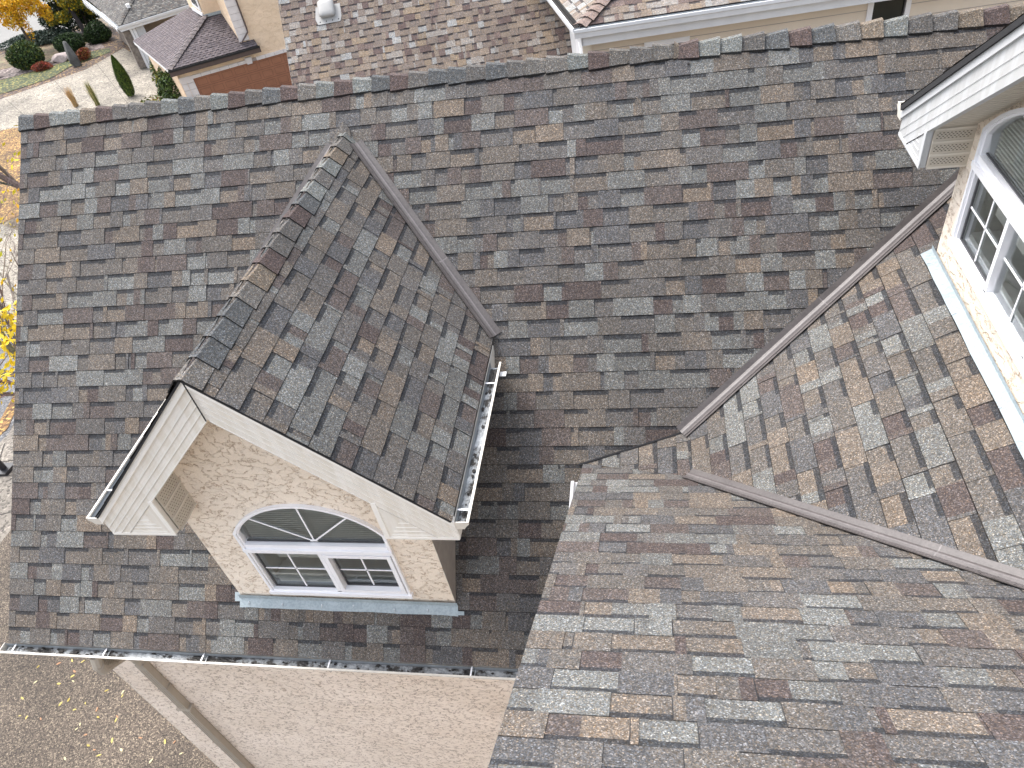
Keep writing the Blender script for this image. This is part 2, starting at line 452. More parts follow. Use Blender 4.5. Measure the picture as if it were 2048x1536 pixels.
# main slope
def skip1(x, y, z):
    return (abs(x-XD) < W1_-.12 and YF+.10 < y < 2.0)
mb = MB()
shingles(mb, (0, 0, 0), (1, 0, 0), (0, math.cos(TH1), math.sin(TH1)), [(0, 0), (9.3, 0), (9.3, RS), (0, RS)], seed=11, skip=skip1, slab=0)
# deck below (left of the dormer opening, right of it, above and below)
c1, s1 = math.cos(TH1), math.sin(TH1)
def P1(x, s, h=0): return V((x, s*c1, s*s1)) + V((0, -s1, c1))*h
for (xa, xb, sa, sb) in ((0, XD-W1_+.1, 0, RS), (XD+W1_-.1, 9.3, 0, RS), (XD-W1_+.1, XD+W1_-.1, 0, (YF+.1)/c1), (XD-W1_+.1, XD+W1_-.1, 2.0/c1, RS)):
    mb.prism([P1(xa, sa, -.004), P1(xb, sa, -.004), P1(xb, sb, -.004), P1(xa, sb, -.004)], V((0, -s1, c1))*-.03, 'black')
o = mb.build('roof_slope', house); o['label'] = 'broad main slope rising from the lower gutter to the long ridge'
# back slope
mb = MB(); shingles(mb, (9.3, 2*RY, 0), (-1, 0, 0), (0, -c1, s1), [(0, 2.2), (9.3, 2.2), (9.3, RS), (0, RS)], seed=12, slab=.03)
o = mb.build('roof_slope', house); o['label'] = 'hidden back slope beyond the long ridge'
# west facing slope
def skip2(x, y, z): return x > D2X+.10 and abs(y-D2C) < D2W-.12
c2, s2 = math.cos(TH2), math.sin(TH2)
mb = MB()
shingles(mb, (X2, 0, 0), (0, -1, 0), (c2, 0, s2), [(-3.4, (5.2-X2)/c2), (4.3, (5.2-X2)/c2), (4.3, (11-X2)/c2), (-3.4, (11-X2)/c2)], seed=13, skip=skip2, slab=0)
o = mb.build('roof_slope', house); o['label'] = 'slope between the two lower metal valleys'
# north facing slope, near the camera
c3, s3 = math.cos(TH3), math.sin(TH3)
mb = MB()
va = (Y3-1.140)/c3; vb = (Y3+4.2)/c3
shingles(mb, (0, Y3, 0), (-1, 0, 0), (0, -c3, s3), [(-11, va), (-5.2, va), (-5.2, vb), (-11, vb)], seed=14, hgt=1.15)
o = mb.build('roof_slope', house); o['label'] = 'nearest slope at the lower right, seen at a grazing angle'
# shallow saddle
mb = MB()
Nn = (B4-A4).cross(C4-A4).normalized()
if Nn.z < 0: Nn = -Nn
Uu = V((0, -1, 0)); Uu = (Uu-Nn*Uu.dot(Nn)).normalized(); Vv4 = Nn.cross(Uu).normalized()
def q4(p): d = p-A4; return (d.dot(Uu), d.dot(Vv4))
A4b = A4; pl = [q4(A4), q4(C4+(C4-A4)*.05), q4(B4+(B4-A4)*.05)]
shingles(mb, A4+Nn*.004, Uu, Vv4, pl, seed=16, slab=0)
o = mb.build('roof_slope', house); o['label'] = 'small low triangle of shingles where the valleys drain'

mb = MB()
sd_ = (B4-A4).normalized(); ds_ = V((0, -c1, -s1))
pts = [A4-sd_*.05, A4, A4.lerp(B4, .5), B4]
for a_, b_ in zip(pts, pts[1:]):
    w_ = sd_.cross(V((0, -s1, c1)))*.006
    mb.box(a_+V((0, 0, .014))-w_, b_-a_, w_*2, V((0, 0, .006)), 'black')
mb.build('valley_seam', house)
# ridge caps of the long ridge: laid from both ends towards the middle right
mb = MB()
dn, db = V((0, -c1, -s1)), V((0, c1, -s1))
caps(mb, (0, RY, RZ), (6.0, RY, RZ), dn, db, seed=21, E=.166)
caps(mb, (9.3, RY, RZ), (6.0, RY, RZ), dn, db, seed=22, E=.166)
rr = P1(0, RS)
mb.build('ridge_cap', house)

# valley flashings (W profile)
def flashing(A, B, pa, pb, wa=.055, wb=.06, rib=.014, lift=.013, name='valley_flashing', label=None):
    """A-B along the valley, pa / pb unit vectors up each adjoining slope, square to the valley"""
    A, B = V(A), V(B); d = (B-A).normalized()
    def sq(p): p = V(p); p = p-d*p.dot(d); return p.normalized()
    pa, pb = sq(pa), sq(pb); upn = (pa+pb).normalized()
    prof = [pa*wa+upn*lift, pa*wa+upn*(lift+.006), pa*.022+upn*(lift+.004), pa*.006+upn*(lift+rib), pb*.006+upn*(lift+rib), pb*.022+upn*(lift+.004), pb*(wb*.62)+upn*(lift+.004), pb*(wb*.66)+upn*(lift+.011), pb*(wb*.70)+upn*(lift+.004), pb*wb+upn*(lift+.006), pb*wb+upn*lift]
    mb = MB()
    nseg = 14
    rng = random.Random(5)
    offs = [upn*rng.uniform(0, .002) for _ in range(nseg+1)]
    for k in range(nseg):
        p = A+(B-A)*(k/nseg)+offs[k]; q = A+(B-A)*((k+1)/nseg)+offs[k+1]
        for i in range(len(prof)-1):
            mt = 'valley_ridge' if i in (3, 7) else 'valley'
            mb.face([p+prof[i], q+prof[i], q+prof[i+1], p+prof[i+1]], mt)
    # lap joint, dents and dirt
    for f in (.37, .71):
        p = A+(B-A)*f
        for i in range(len(prof)-1): mb.face([p+prof[i]+upn*.0015, p+d*.012+prof[i]+upn*.0015, p+d*.012+prof[i+1]+upn*.0015, p+prof[i+1]+upn*.0015], 'darkgap' if i in (0, 9) else 'valley_ridge')
    for k in range(26):
        p = A+(B-A)*rng.random(); q = prof[10].lerp(prof[6], rng.random()*.5) if k % 3 else prof[0].lerp(prof[2], rng.random()*.3)
        r = rng.uniform(.002, .006); c_ = p+q+upn*.003; e_ = upn.cross(d)
        mb.prism([c_+d*(r*math.cos(a)*rng.uniform(.8, 3))+e_*(r*math.sin(a)) for a in (0, 1.2, 2.4, 3.7, 5)], upn*.002, 'darkgap')
    o = mb.build(name, house)
    if label: o['label'] = label
    return o
def v12(z): return V((X2+z/t2, z/t1, z))
def v32(z): return V((X2+z/t2, Y3-z/t3, z))
N1s, N2s, N3s = V((0, c1, s1)), V((c2, 0, s2)), V((0, -c3, s3))
flashing(v12(1.247), v12(3.0), (0, c1, s1), (c2, 0, s2), .062, .066, label='metal strip between the main slope and the right dormer slope')
flashing(v32(1.262), v32(3.2), (c2, 0, s2), (0, -c3, s3), .058, .062, label='metal strip running to the right edge, with dirt on its lower side')
# dirt clumps on the lower valley
mb = MB(); rng = random.Random(8)
for i in range(46):
    z = 1.6+abs(rng.gauss(0, .35)) if i % 2 else rng.uniform(1.9, 2.4)
    p = v32(z)+(V((0, -c3, s3)))*rng.uniform(.035, .062)+V((0, 0, .014))
    r = rng.uniform(.003, .008)
    mb.prism([p+V((r*math.cos(a)*rng.uniform(.6, 2.2), r*math.sin(a), 0)) for a in (0, 1.2, 2.4, 3.6, 5)], (0, 0, .004), 'darkgap')
o = mb.build('dirt', house); o['kind'] = 'stuff'

# left rake drip edge and fascia under the main slope, house walls
mb = MB()
mb.box(P1(.004, 0, -.045), V((.02, 0, 0)), V((0, c1, s1))*RS, V((0, s1, -c1))*.16, 'alum')
mb.box((.03, .012, -.17), (5.1, 0, 0), (0, .02, 0), (0, 0, .14), 'alum')
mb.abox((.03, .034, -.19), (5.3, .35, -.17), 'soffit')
mb.build('fascia', house)
mb = MB()
wy = .35
mb.prism([(.15, wy, GZ), (.15, 2*RY-wy, GZ), (.15, 2*RY-wy, wy*t1-.06), (.15, RY, RZ-.06), (.15, wy, wy*t1-.06)], (.18, 0, 0), 'stucco2')
mb.abox((.33, wy, GZ), (5.6, wy+.2, .16), 'stucco2')
# south wing walls (west side under the rake)
mb.prism([(5.5, wy, GZ), (5.5, -4.0, GZ), (5.5, -4.0, t3*(Y3+4.0)-.06), (5.5, wy, t3*(Y3-wy)-.06)], (.2, 0, 0), 'stucco2')
mb.build('wall', house)
# rake fascia of the near slope
mb = MB()
def P3(x, y, h=0): return V((x, y, t3*(Y3-y)))+V((0, s3, c3))*h
mb.prism([P3(5.215, 1.05, -.04), P3(5.215, -4.2, -.04), P3(5.215, -4.2, -.24), P3(5.215, 1.05, -.16)], (.02, 0, 0), 'alum')
mb.build('fascia', house)
mb = MB()   # white gutter stub that shows past the rake
mb.box((5.085, .83, .845), (.022, 0, 0), (.025, .19, .19*t1), (0, -.03, .03), 'vinyl')
mb.box((5.10, .83, .83), (.05, 0, 0), (.02, .19, .19*t1), (0, -.012, .012), 'white_trim')
o = mb.build('gutter_end', house); o['label'] = 'short white gutter end showing past the near rake'

# small things lying on / driven through the shingles
mb = MB()
for (x, s) in ((2.93, 4.02), (3.45, 3.6), (6.05, 4.72), (6.08, 4.66)):
    p = P1(x, s, .01); mb = MB()
    mb.tube([p, p+V((0, -s1, c1))*.008], [.009, .008], 'darkgap', n=8, cap=True)
    mb.build('nail_head', house)

# ------------------------------------------------------------------ gutters
def gutter(A, d, inward, length, width, depth, caps_at, hang, debris=True, parent=house, label=None, seed=1, lipmat='gutter'):
    """A = inner top edge start, d = along, inward = towards the wall"""
    A, d, inward = V(A), V(d).normalized(), V(inward).normalized(); outw = -inward; upv = V((0, 0, 1))
    prof = [(0, 0), (0, -depth), (width*.62, -depth), (width*.80, -depth*.55), (width, -depth*.28), (width, -.004), (width-.014, -.004), (width-.014, -.010)]
    T = .004
    mb = MB()
    def pt(s, w, z): return A+d*s+outw*w+upv*z
    for i in range(len(prof)-1):
        (w0, z0), (w1, z1) = prof[i], prof[i+1]
        mt = lipmat
        mb.face([pt(0, w0, z0), pt(length, w0, z0), pt(length, w1, z1), pt(0, w1, z1)], mt)
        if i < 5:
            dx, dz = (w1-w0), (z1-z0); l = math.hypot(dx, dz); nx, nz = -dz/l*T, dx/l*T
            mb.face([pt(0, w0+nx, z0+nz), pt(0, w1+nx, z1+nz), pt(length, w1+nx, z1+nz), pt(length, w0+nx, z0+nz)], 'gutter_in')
    # rolled lip
    mb.box(pt(0, width-.012, -.004), d*length, outw*.016, upv*.007, lipmat)
    g = mb.build('gutter', parent)
    if label: g['label'] = label
    for s in caps_at:
        mb = MB()
        mb.prism([pt(s, w, z) for w, z in [(-.002, .004), (-.002, -depth-.003), (width*.62, -depth-.003), (width*.80+.002, -depth*.55-.002), (width+.003, -depth*.28), (width+.003, .004)]], d*(.006 if s == 0 else -.006), lipmat)
        mb.build('end_cap', g)
    for s in hang:
        mb = MB(); mb.box(pt(s, 0, -.006), d*.012, outw*width, upv*.004, 'vinyl'); mb.box(pt(s+.03, .0, -.03), d*.006, outw*width, upv*.004, 'gutter_in'); mb.build('hanger', g)
    if debris:
        mb = MB(); rng = random.Random(seed); n = max(8, int(length/.03))
        hprev = None; cols = 5
        for k in range(n+1):
            s = .03+(length-.06)*k/n
            hs_ = [-depth+.012+rng.uniform(0, .012) for _ in range(cols+1)]
            if hprev:
                for j in range(cols):
                    wA, wB = .006+(width*.70-.006)*j/cols, .006+(width*.70-.006)*(j+1)/cols
                    mb.face([pt(sp, wA, hprev[j]), pt(s, wA, hs_[j]), pt(s, wB, hs_[j+1]), pt(sp, wB, hprev[j+1])], 'debris')
            hprev, sp = hs_, s
        # clods
        for _ in range(int(length*9)):
            s = rng.uniform(.05, length-.05); w = rng.uniform(.01, width*.6); r = rng.uniform(.004, .013)
            p = pt(s, w, -depth+.02)
            mb.prism([p+d*(r*math.cos(a)*rng.uniform(.7, 2.5))+outw*(r*math.sin(a)) for a in (0, 1.1, 2.3, 3.4, 4.5, 5.5)], upv*rng.uniform(.004, .012), 'darkgap')
        mb.build('debris', g)
    return g
gm = gutter((-.07, .006, -.028), (1, 0, 0), (0, 1, 0), 5.25, .088, .06, (0,), [.12, 1.05, 2.0, 3.15, 4.35], label='long gutter full of pale sediment and black clumps under the main slope', seed=3)
# downspout of the garage wall
ds = MB()
x0 = .66
ds.box((x0-.052, wy-.075, GZ+.05), (.095, 0, 0), (0, .07, 0), (0, 0, 4.62), 'downspout')
for k in range(3):
    ds.box((x0-.046+.03*k, wy-.078, GZ+.06), (.008, 0, 0), (0, .004, 0), (0, 0, 4.5), 'downspout')
dso = ds.build('downspout', house)
mb = MB()
path = [V((.87, -.05, -.085)), V((.87, -.085, -.17)), V((.86, -.075, -.27)), V((.80, .06, -.42)), V((.72, .24, -.62)), V((.66, .30, -.80)), V((.655, .315, -1.0))]
mb.tube(path, [.045, .045, .05, .045, .045, .045, .045], 'downspout', n=10, cap=True)
for i in range(9):
    a = path[1].lerp(path[3], i/9); mb.tube([a, a+(path[3]-path[1]).normalized()*.01], [.052, .052], 'downspout', n=10, cap=True)
mb.build('elbow', dso)
mb = MB(); mb.box((x0-.09, wy-.085, -1.95), (.17, 0, 0), (0, .09, 0), (0, 0, .03), 'downspout'); mb.build('strap', dso)
mb = MB(); mb.box((x0-.060, wy-.082, -1.45), (.111, 0, 0), (0, .084, 0), (0, 0, .012), 'downspout'); mb.build('joint', dso)

# ------------------------------------------------------------------ dormers
def dormer(org, U, B, zr, tp, e, bo, bf, w, zb, host, back, wc, wz, wh, ri, label, seed, fmat, bmat, thick, bk_len, uin=.75, ov=.27):
    org, U, B = V(org), V(U), V(B); Z = V((0, 0, 1))
    def P(u, b, z): return org+U*u+B*b+Z*z
    ze = zr-tp*e; c = 1/math.hypot(1, tp); s = tp*c
    # ---- walls with window opening
    hole = arch_outline(wh, -.008)
    outer = [(-w, host(bf)-.05), (w, host(bf)-.05), (w, zr-tp*w-.06), (0, zr-.06), (-w, zr-tp*w-.06)]
    hol = [(wc+u, wz+z) for u, z in hole]
    mb = MB()
    tris = tessellate_polygon([[V((u, z, 0)) for u, z in outer], [V((u, z, 0)) for u, z in hol]])
    allp = outer+hol
    for t in tris:
        pts = [P(allp[i][0], bf, allp[i][1]) for i in t]
        nn = (pts[1]-pts[0]).cross(pts[2]-pts[0])
        if nn.dot(B) > 0: pts.reverse()
        mb.face(pts, 'stucco')
    for i in range(len(hol)):
        a, b = hol[i], hol[(i+1) % len(hol)]
        mb.face([P(a[0], bf, a[1]), P(b[0], bf, b[1]), P(b[0], bf+.12, b[1]), P(a[0], bf+.12, a[1])], 'stucco')
    dw = mb.build('dormer', house); dw['label'] = label
    for sg in (-1, 1):
        mb = MB()
        zt = zr-tp*w-.06; b_end = back(zt)
        pts = [P(sg*w, bf+.001, host(bf)-.05), P(sg*w, b_end, zt), P(sg*w, bf+.001, zt)]
        mb.prism(pts, U*(-sg*.03), 'grey_alum')
        mb.build('side_wall', dw)
    # ---- fascia board: two mitred legs
    zt, vw = zr-(.03 if tp > .9 else .042), .34 if tp > .9 else .31
    mb = MB(); T = .035
    for sg in (-1, 1):
        zi = lambda u: zr-vw-tp*u
        poly = [(0, zt), (sg*(e+.0), zt-tp*e), (sg*(e+.0), zb), (sg*ri, zb), (sg*ri, zi(ri)), (0, zi(0))]
        if sg > 0: poly.reverse()
        mb.prism([P(u, bo, z) for u, z in poly], B*T, fmat)
        # top fold
        q = [(0.004, zt+.004), (e+.004, zt+.004-tp*e), (e+.004, zt-.052-tp*e), (.004, zt-.052)]
        q = [(sg*u, z) for u, z in q]
        if sg > 0: q.reverse()
        mb.prism([P(u, bo-.014, z) for u, z in q], B*.014, bmat)
        for f in ((.34, .52, .70, .90) if fmat == 'alum' else (.42, .64, .86)):
            u1 = e
            z1 = zt-vw*f-tp*e
            if z1 < zb+.012: u1 = (zt-vw*f-zb-.012)/tp
            a0, a1 = P(sg*.012, bo-.003, zt-vw*f-tp*.012), P(sg*u1, bo-.003, zt-vw*f-tp*u1)
            mb.box(a0-B*.001, a1-a0, Z*(-.008 if fmat == 'alum' else -.003), B*.002 if fmat != 'alum' else B*.004, bmat)
            if fmat == 'alum': mb.box(a0-Z*.009-B*.0005, a1-a0, Z*-.003, B*.0035, 'alum_edge')
        # little triangular return: seams
        a0, a1 = P(sg*ri, bo-.004, zi(ri)), P(sg*min(e, ri+(zi(ri)-zb)/tp), bo-.004, max(zb, zi(e)))
        mb.box(a0, a1-a0, Z*-.005, B*.004, 'darkgap' if fmat == 'white_alum' else 'alum_edge')
        for k in (.035, .075, .115, .16):
            zz = zb+k; ur = ri+(zi(ri)-zz)/tp
            if ur > ri+.05:
                mb.box(P(sg*(ri+.03+k*.6), bo-.003, zz), U*sg*(ur-ri-.03-k*.6), Z*.005, B*.003, bmat)
        mb.box(P(sg*(ri-.004), bo-.006, zb-.004), U*sg*.035, Z*(zi(ri)-zb+.0), B*.006, bmat)
        mb.box(P(sg*(ri-.004), bo-.005, zb-.006), U*sg*(e-ri+.006), Z*.022, B*.008, bmat)
        mb.box(P(sg*e, bo, zb), U*sg*.006, B*(back(ze)-bo-.1), Z*(ze-zb-.03), fmat)      # side fascia
    mb.prism([P(-.004, bo-.016, zt+.004), P(.004, bo-.016, zt+.004), P(.004, bo-.016, zi(0)), P(-.004, bo-.016, zi(0))], B*.003, 'darkgap')
    mb.build('fascia', dw)
    # ---- soffit
    mb = MB()
    for sg in (-1, 1):
        zi = lambda u: zr-vw-tp*u+.02
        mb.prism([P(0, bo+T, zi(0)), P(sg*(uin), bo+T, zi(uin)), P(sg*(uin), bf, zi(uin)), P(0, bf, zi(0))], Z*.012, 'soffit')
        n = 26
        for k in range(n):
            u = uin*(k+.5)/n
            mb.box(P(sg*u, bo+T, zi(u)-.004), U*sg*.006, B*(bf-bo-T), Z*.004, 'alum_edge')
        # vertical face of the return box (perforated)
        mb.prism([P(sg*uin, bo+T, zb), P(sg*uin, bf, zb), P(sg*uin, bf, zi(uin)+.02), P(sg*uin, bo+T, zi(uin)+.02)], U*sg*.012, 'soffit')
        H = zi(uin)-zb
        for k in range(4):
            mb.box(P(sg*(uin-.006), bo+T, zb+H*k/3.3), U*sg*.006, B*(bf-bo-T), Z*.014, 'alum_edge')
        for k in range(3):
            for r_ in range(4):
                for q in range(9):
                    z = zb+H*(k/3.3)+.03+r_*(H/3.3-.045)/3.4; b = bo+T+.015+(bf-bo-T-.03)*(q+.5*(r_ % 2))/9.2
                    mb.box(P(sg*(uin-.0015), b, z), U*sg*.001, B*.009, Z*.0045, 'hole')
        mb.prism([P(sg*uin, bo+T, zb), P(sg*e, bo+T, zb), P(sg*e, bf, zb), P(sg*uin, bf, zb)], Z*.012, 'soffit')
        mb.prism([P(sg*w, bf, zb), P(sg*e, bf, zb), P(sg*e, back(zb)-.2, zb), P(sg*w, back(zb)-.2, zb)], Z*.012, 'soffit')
    mb.build('soffit', dw)
    # ---- roof slopes
    for sg in (-1, 1):
        mb = MB()
        # right slope (sg=+1): along U' = B, up = (-c,s)
        Vv = (U*(-sg)*c+Z*s); Uu = B*sg
        O = P(sg*e, 0, ze)
        bz = lambda z: back(z)+.05
        L_ = e/c
        poly = [(sg*(bo-.028), 0), (sg*bz(ze), 0), (sg*bz(zr), L_), (sg*(bo-.028), L_)]
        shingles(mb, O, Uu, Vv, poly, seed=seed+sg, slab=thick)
        mb.build('roof_slope', dw)
    mb = MB()
    caps(mb, P(0, bo-.034, zr), P(0, back(zr)+.02, zr), (U*c-Z*s), (-U*c-Z*s), half=.15, seed=seed+5, lift=.010, E=.188, tp=(1.03, .95), bl=.013)
    mb.build('ridge_cap', dw)
    return P, dw, ze
def arch_outline(wh, grow=0.0, n=18, z0=0.0):
    """window outline: rectangle with an arched top. wh = (spring z, top z)"""
    zs, zt, hw = wh; rise = zt-zs; Rr = (hw*hw+rise*rise)/(2*rise); cz = zt-Rr
    a0 = math.asin(hw/Rr)
    pts = [(-hw-grow, z0-grow), (hw+grow, z0-grow)]
    for k in range(n+1):
        a = a0-2*a0*k/n
        pts.append(((Rr+grow)*math.sin(a), cz+(Rr+grow)*math.cos(a)))
    if grow < 0 or True:
        pts[2] = (hw+grow, pts[2][1]); pts[-1] = (-hw-grow, pts[-1][1])
    return pts
def ringmesh(mb, P, b0, b1, outl, inl, mat):
    n = len(outl)
    for i in range(n):
        j = (i+1) % n
        o0, o1, i0, i1 = outl[i], outl[j], inl[i], inl[j]
        mb.face([P(o0[0], b0, o0[1]), P(o1[0], b0, o1[1]), P(i1[0], b0, i1[1]), P(i0[0], b0, i0[1])], mat)
        mb.face([P(o0[0], b1, o0[1]), P(o1[0], b1, o1[1]), P(o1[0], b0, o1[1]), P(o0[0], b0, o0[1])], mat)
        mb.face([P(i0[0], b0, i0[1]), P(i1[0], b0, i1[1]), P(i1[0], b1+.03, i1[1]), P(i0[0], b1+.03, i0[1])], mat)
def window(Pd, bf, wc, wz, wh, label, room_depth=.42):
    P = lambda u, b, z: Pd(wc+u, bf+b, wz+z)
    U = (P(1, 0, 0)-P(0, 0, 0)); B = P(0, 1, 0)-P(0, 0, 0); Z = V((0, 0, 1))
    root = bpy.data.objects.new('window', None); COL.objects.link(root); root.parent = house; root['label'] = label
    zt = wh[0]-.185; H = wh[2]; three = H > .7
    mull = [-H/3, H/3] if three else [.0065]
    mb = MB()
    o = arch_outline(wh); i1 = arch_outline(wh, -.020); i2 = arch_outline(wh, -.034)
    ringmesh(mb, P, -.028, .0, o, i1, 'vinyl'); ringmesh(mb, P, -.012, .05, i1, i2, 'vinyl')
    # transom bar, two steps
    mb.box(P(-H, -.036, zt-.040), U*2*H, Z*.032, B*.07, 'vinyl')
    mb.box(P(-H+.03, -.020, zt-.006), U*(2*H-.06), Z*.044, B*.06, 'vinyl')
    mb.box(P(-H, -.030, zt-.055), U*2*H, Z*.010, B*.05, 'vinyl')
    # mullion
    for mu in mull: mb.box(P(mu-.016, -.022, .03), U*.032, Z*(zt-.07), B*.07, 'vinyl')
    # sill
    mb.box(P(-H-.01, -.040, -.012), U*(2*H+.02), Z*.035, B*.06, 'vinyl')
    mb.box(P(-H+.03, -.022, .022), U*(2*H-.06), Z*.020, B*.05, 'vinyl')
    mb.build('frame', root)
    # opening sash on the right, proud of the frame
    mb = MB()
    u0, u1, z0, z1 = mull[-1]+.028, H-.028, .045, zt-.062
    for (a, b, c, d) in ((u0, z0, u1, z0+.034), (u0, z1-.034, u1, z1), (u0, z0+.034, u0+.034, z1-.034), (u1-.034, z0+.034, u1, z1-.034)):
        mb.box(P(a, -.034, b), U*(c-a), Z*(d-b), B*.055, 'vinyl')
    mb.box(P(u1+.004, -.012, z0), U*.006, Z*(z1-z0), B*.01, 'spacer')
    mb.build('sash', root)
    mb = MB()
    for (a, b, c, d) in ((u0+.046, z0+.042, u1-.046, z0+.050), (u0+.046, z1-.050, u1-.046, z1-.042), (u0+.046, z0+.05, u0+.054, z1-.05), (-H+.044, .042, mull[0]-.022, .050), (-H+.044, zt-.072, mull[0]-.022, zt-.064), (-H+.044, .05, -H+.054, zt-.07), (-H+.05, zt+.05, H-.05, zt+.058)):
        mb.box(P(a, .006, b), U*(c-a), Z*(d-b), B*.012, 'spacer')
    mb.build('gasket', root)
    # panes
    panes = [(-H+.044, .042, mull[0]-.022, zt-.06), (u0+.04, z0+.036, u1-.04, z1-.036)]
    if three: panes.insert(1, (mull[0]+.022, .042, mull[1]-.022, zt-.06))
    for (a, b, c, d) in panes:
        mb = MB(); mb.face([P(a, .018, b), P(c, .018, b), P(c, .018, d), P(a, .018, d)], 'glass'); mb.build('glass_pane', root)
    ar = [p for p in arch_outline(wh, -.034)[2:]]
    mb = MB(); mb.face([P(-H+.045, .018, zt+.045), P(H-.045, .018, zt+.045)]+[P(u, .018, z) for u, z in ar], 'glass'); mb.build('glass_pane', root)
    # muntins (between the panes)
    mb = MB()
    def bar(a, b, wd=.012):
        a, b = V(a), V(b); d = (b-a).normalized(); q = V((-d.y, d.x))*wd/2
        mb.prism([P(*(x.x, .010, x.y)) for x in (a-q, b-q, b+q, a+q)], B*.005, 'vinyl')
    for (a, b, c, d) in panes:
        bar(((a+c)/2, b), ((a+c)/2, d)); bar((a, (b+d)/2), (c, (b+d)/2))
    hub = (.0, zt+.055)
    rise_end = lambda a: (hub[0]+math.sin(a)*1.0, hub[1]+math.cos(a))
    Rr = (H*H+(wh[1]-wh[0])**2)/(2*(wh[1]-wh[0])); cz = wh[1]-.045-Rr+.0
    for a in (-58, -0.5, 50):
        aa = R(a); 
        # intersect ray with arch
        tlen = .1
        while tlen < 1:
            x, z = hub[0]+math.sin(aa)*tlen, hub[1]+math.cos(aa)*tlen
            if x*x+(z-(wh[1]-.03-Rr))**2 > Rr*Rr or abs(x) > H-.045: break
            tlen += .005
        bar(hub, (x, z), .012)
    mb.prism([P(hub[0]+.035*math.cos(k*math.pi/6), .008, hub[1]-.01+.035*math.sin(k*math.pi/6)) for k in range(7)], B*.005, 'vinyl')
    mb.build('muntin', root)
    # room behind
    mb = MB()
    a, b, lo, hi, D = -H+.02, H-.02, .0, wh[1]-.02, room_depth
    r = [P(a, .055, lo), P(b, .055, lo), P(b, .055, hi), P(a, .055, hi)]
    k = [p+B*D for p in r]
    mb.face([k[0], k[1], k[2], k[3]], 'room'); mb.face([r[0], k[0], k[3], r[3]], 'room'); mb.face([r[1], r[2], k[2], k[1]], 'room')
    mb.face([r[0], r[1], k[1], k[0]], 'room'); mb.face([r[3], k[3], k[2], r[2]], 'room')
    mb.box(P(-H+.03, .07, .05), U*(2*H-.06), B*.16, Z*.03, 'blind')
    mb.box(P(.0, .30, .05), U*(H-.02), B*.01, Z*(zt-.08), 'spacer')
    mb.build('room_lining', root)
    mb = MB()
    nsl = 11
    for q in range(nsl*2):
        z = zt+.03+q*.024
        mb.box(P(-H+.06, .05, z), U*(2*H-.12), B*.028, Z*.004+B*.006, 'blind')
    for q in range(3):
        z = .06+q*.03
        mb.box(P(-H+.06, .12, z), U*(H-.1), B*.028, Z*.004, 'blind')
    mb.box(P(-H+.05, .09, zt-.02), U*(2*H-.1), B*.05, Z*.035, 'blind')
    mb.box(P(-H+.10, .14, zt*.42), U*(H-.16), B*.004, Z*(zt*.5), 'room')
    mb.box(P(-H+.07, .05, .045), U*(2*H-.14), B*.20, Z*.05, 'blind')
    mb.build('blind', root)
    return root

host1 = lambda b: t1*b
back1 = lambda z: z/t1
WH1 = (.80, 1.135, .60)
Pd1, dorm1, ze1 = dormer((XD, 0, 0), (1, 0, 0), (0, 1, 0), ZR1, TD1, E1, YO, YF, W1_, 1.59, host1, back1, .005, .462, WH1, .77,
                         'peach stucco gable dormer standing alone on the main slope', 31, 'alum', 'alum_bead', .013, 2)
window(Pd1, YF, .005, .462, WH1, 'arched white window in the lone dormer on the main slope')
# valleys of dormer 1
cD, sD = 1/math.hypot(1, TD1), TD1/math.hypot(1, TD1)
for sg in (1, -1):
    A = V((XD+sg*E1*1.01, (ZR1-TD1*E1*1.01)/t1, ZR1-TD1*E1*1.01)); Bp = V((XD+sg*.10, (ZR1-.10*TD1)/t1, ZR1-.10*TD1))
    flashing(A, Bp, (0, c1, s1), (-sg*cD, 0, sD), .056, .078, label='metal strip along the %s valley of the lone dormer' % ('right' if sg > 0 else 'far left'))
# odd last cap shingle that folds up onto the main slope
mb = MB()
q0 = V((XD-.13, 2.93, ZR1-.07)); rng = random.Random(3)
pts = [P1(XD-.16, 4.16, .055), P1(XD-.005, 4.47, .035), P1(XD+.05, 4.40, .02), P1(XD+.13, 4.02, .045), P1(XD+.0, 4.13, .085)]
mb.prism(pts, V((0, -s1, c1))*-.012, 'shingle', PAL[3][0])
mb.build('top_shingle', dorm1)
# base flashing of dormer 1 with nails
def baseflash(a, b, down, wdt, upn, name='base_flashing', nails=6, seed=2, turn=.05, label=None):
    a, b, down, upn = V(a), V(b), V(down).normalized(), V(upn).normalized(); mb = MB(); rng = random.Random(seed); n = 16; d = b-a
    pr = None
    for k in range(n+1):
        p = a+d*(k/n)+upn*(.012+rng.uniform(0, .002)); q = p+down*(wdt+rng.uniform(-.003, .003))
        if pr: 
            mb.face([pr[0], p, q, pr[1]], 'galv'); mb.face([pr[1], q, q-upn*.01, pr[1]-upn*.01], 'galv')
            mb.face([pr[0], pr[0]+V((0, 0, turn)), p+V((0, 0, turn)), p], 'galv')
        pr = (p, q)
    o = mb.build(name, dorm1 if nails else house)
    if label: o['label'] = label
    return o
def nails(par, a, b, down, upn, n, seed):
    a, b, down, upn = V(a), V(b), V(down).normalized(), V(upn).normalized(); rng = random.Random(seed)
    for k in range(n):
        p = a+(b-a)*((k+.3+rng.uniform(-.1, .1))/n)+down*rng.uniform(.035, .06)+upn*.015
        mb = MB(); mb.tube([p, p+upn*.005], [.007, .006], 'nail', n=8, cap=True)
        dd = (V((rng.uniform(-1, 1), rng.uniform(-1, 1), 0))*.01)+down*.022
        mb.tube([p+upn*.004, p+dd+upn*.003], [.003, .002], 'nail', n=5, cap=True)
        mb.build('nail', par)
nb_, dnb = V((0, -s1, c1)), V((0, -c1, -s1))
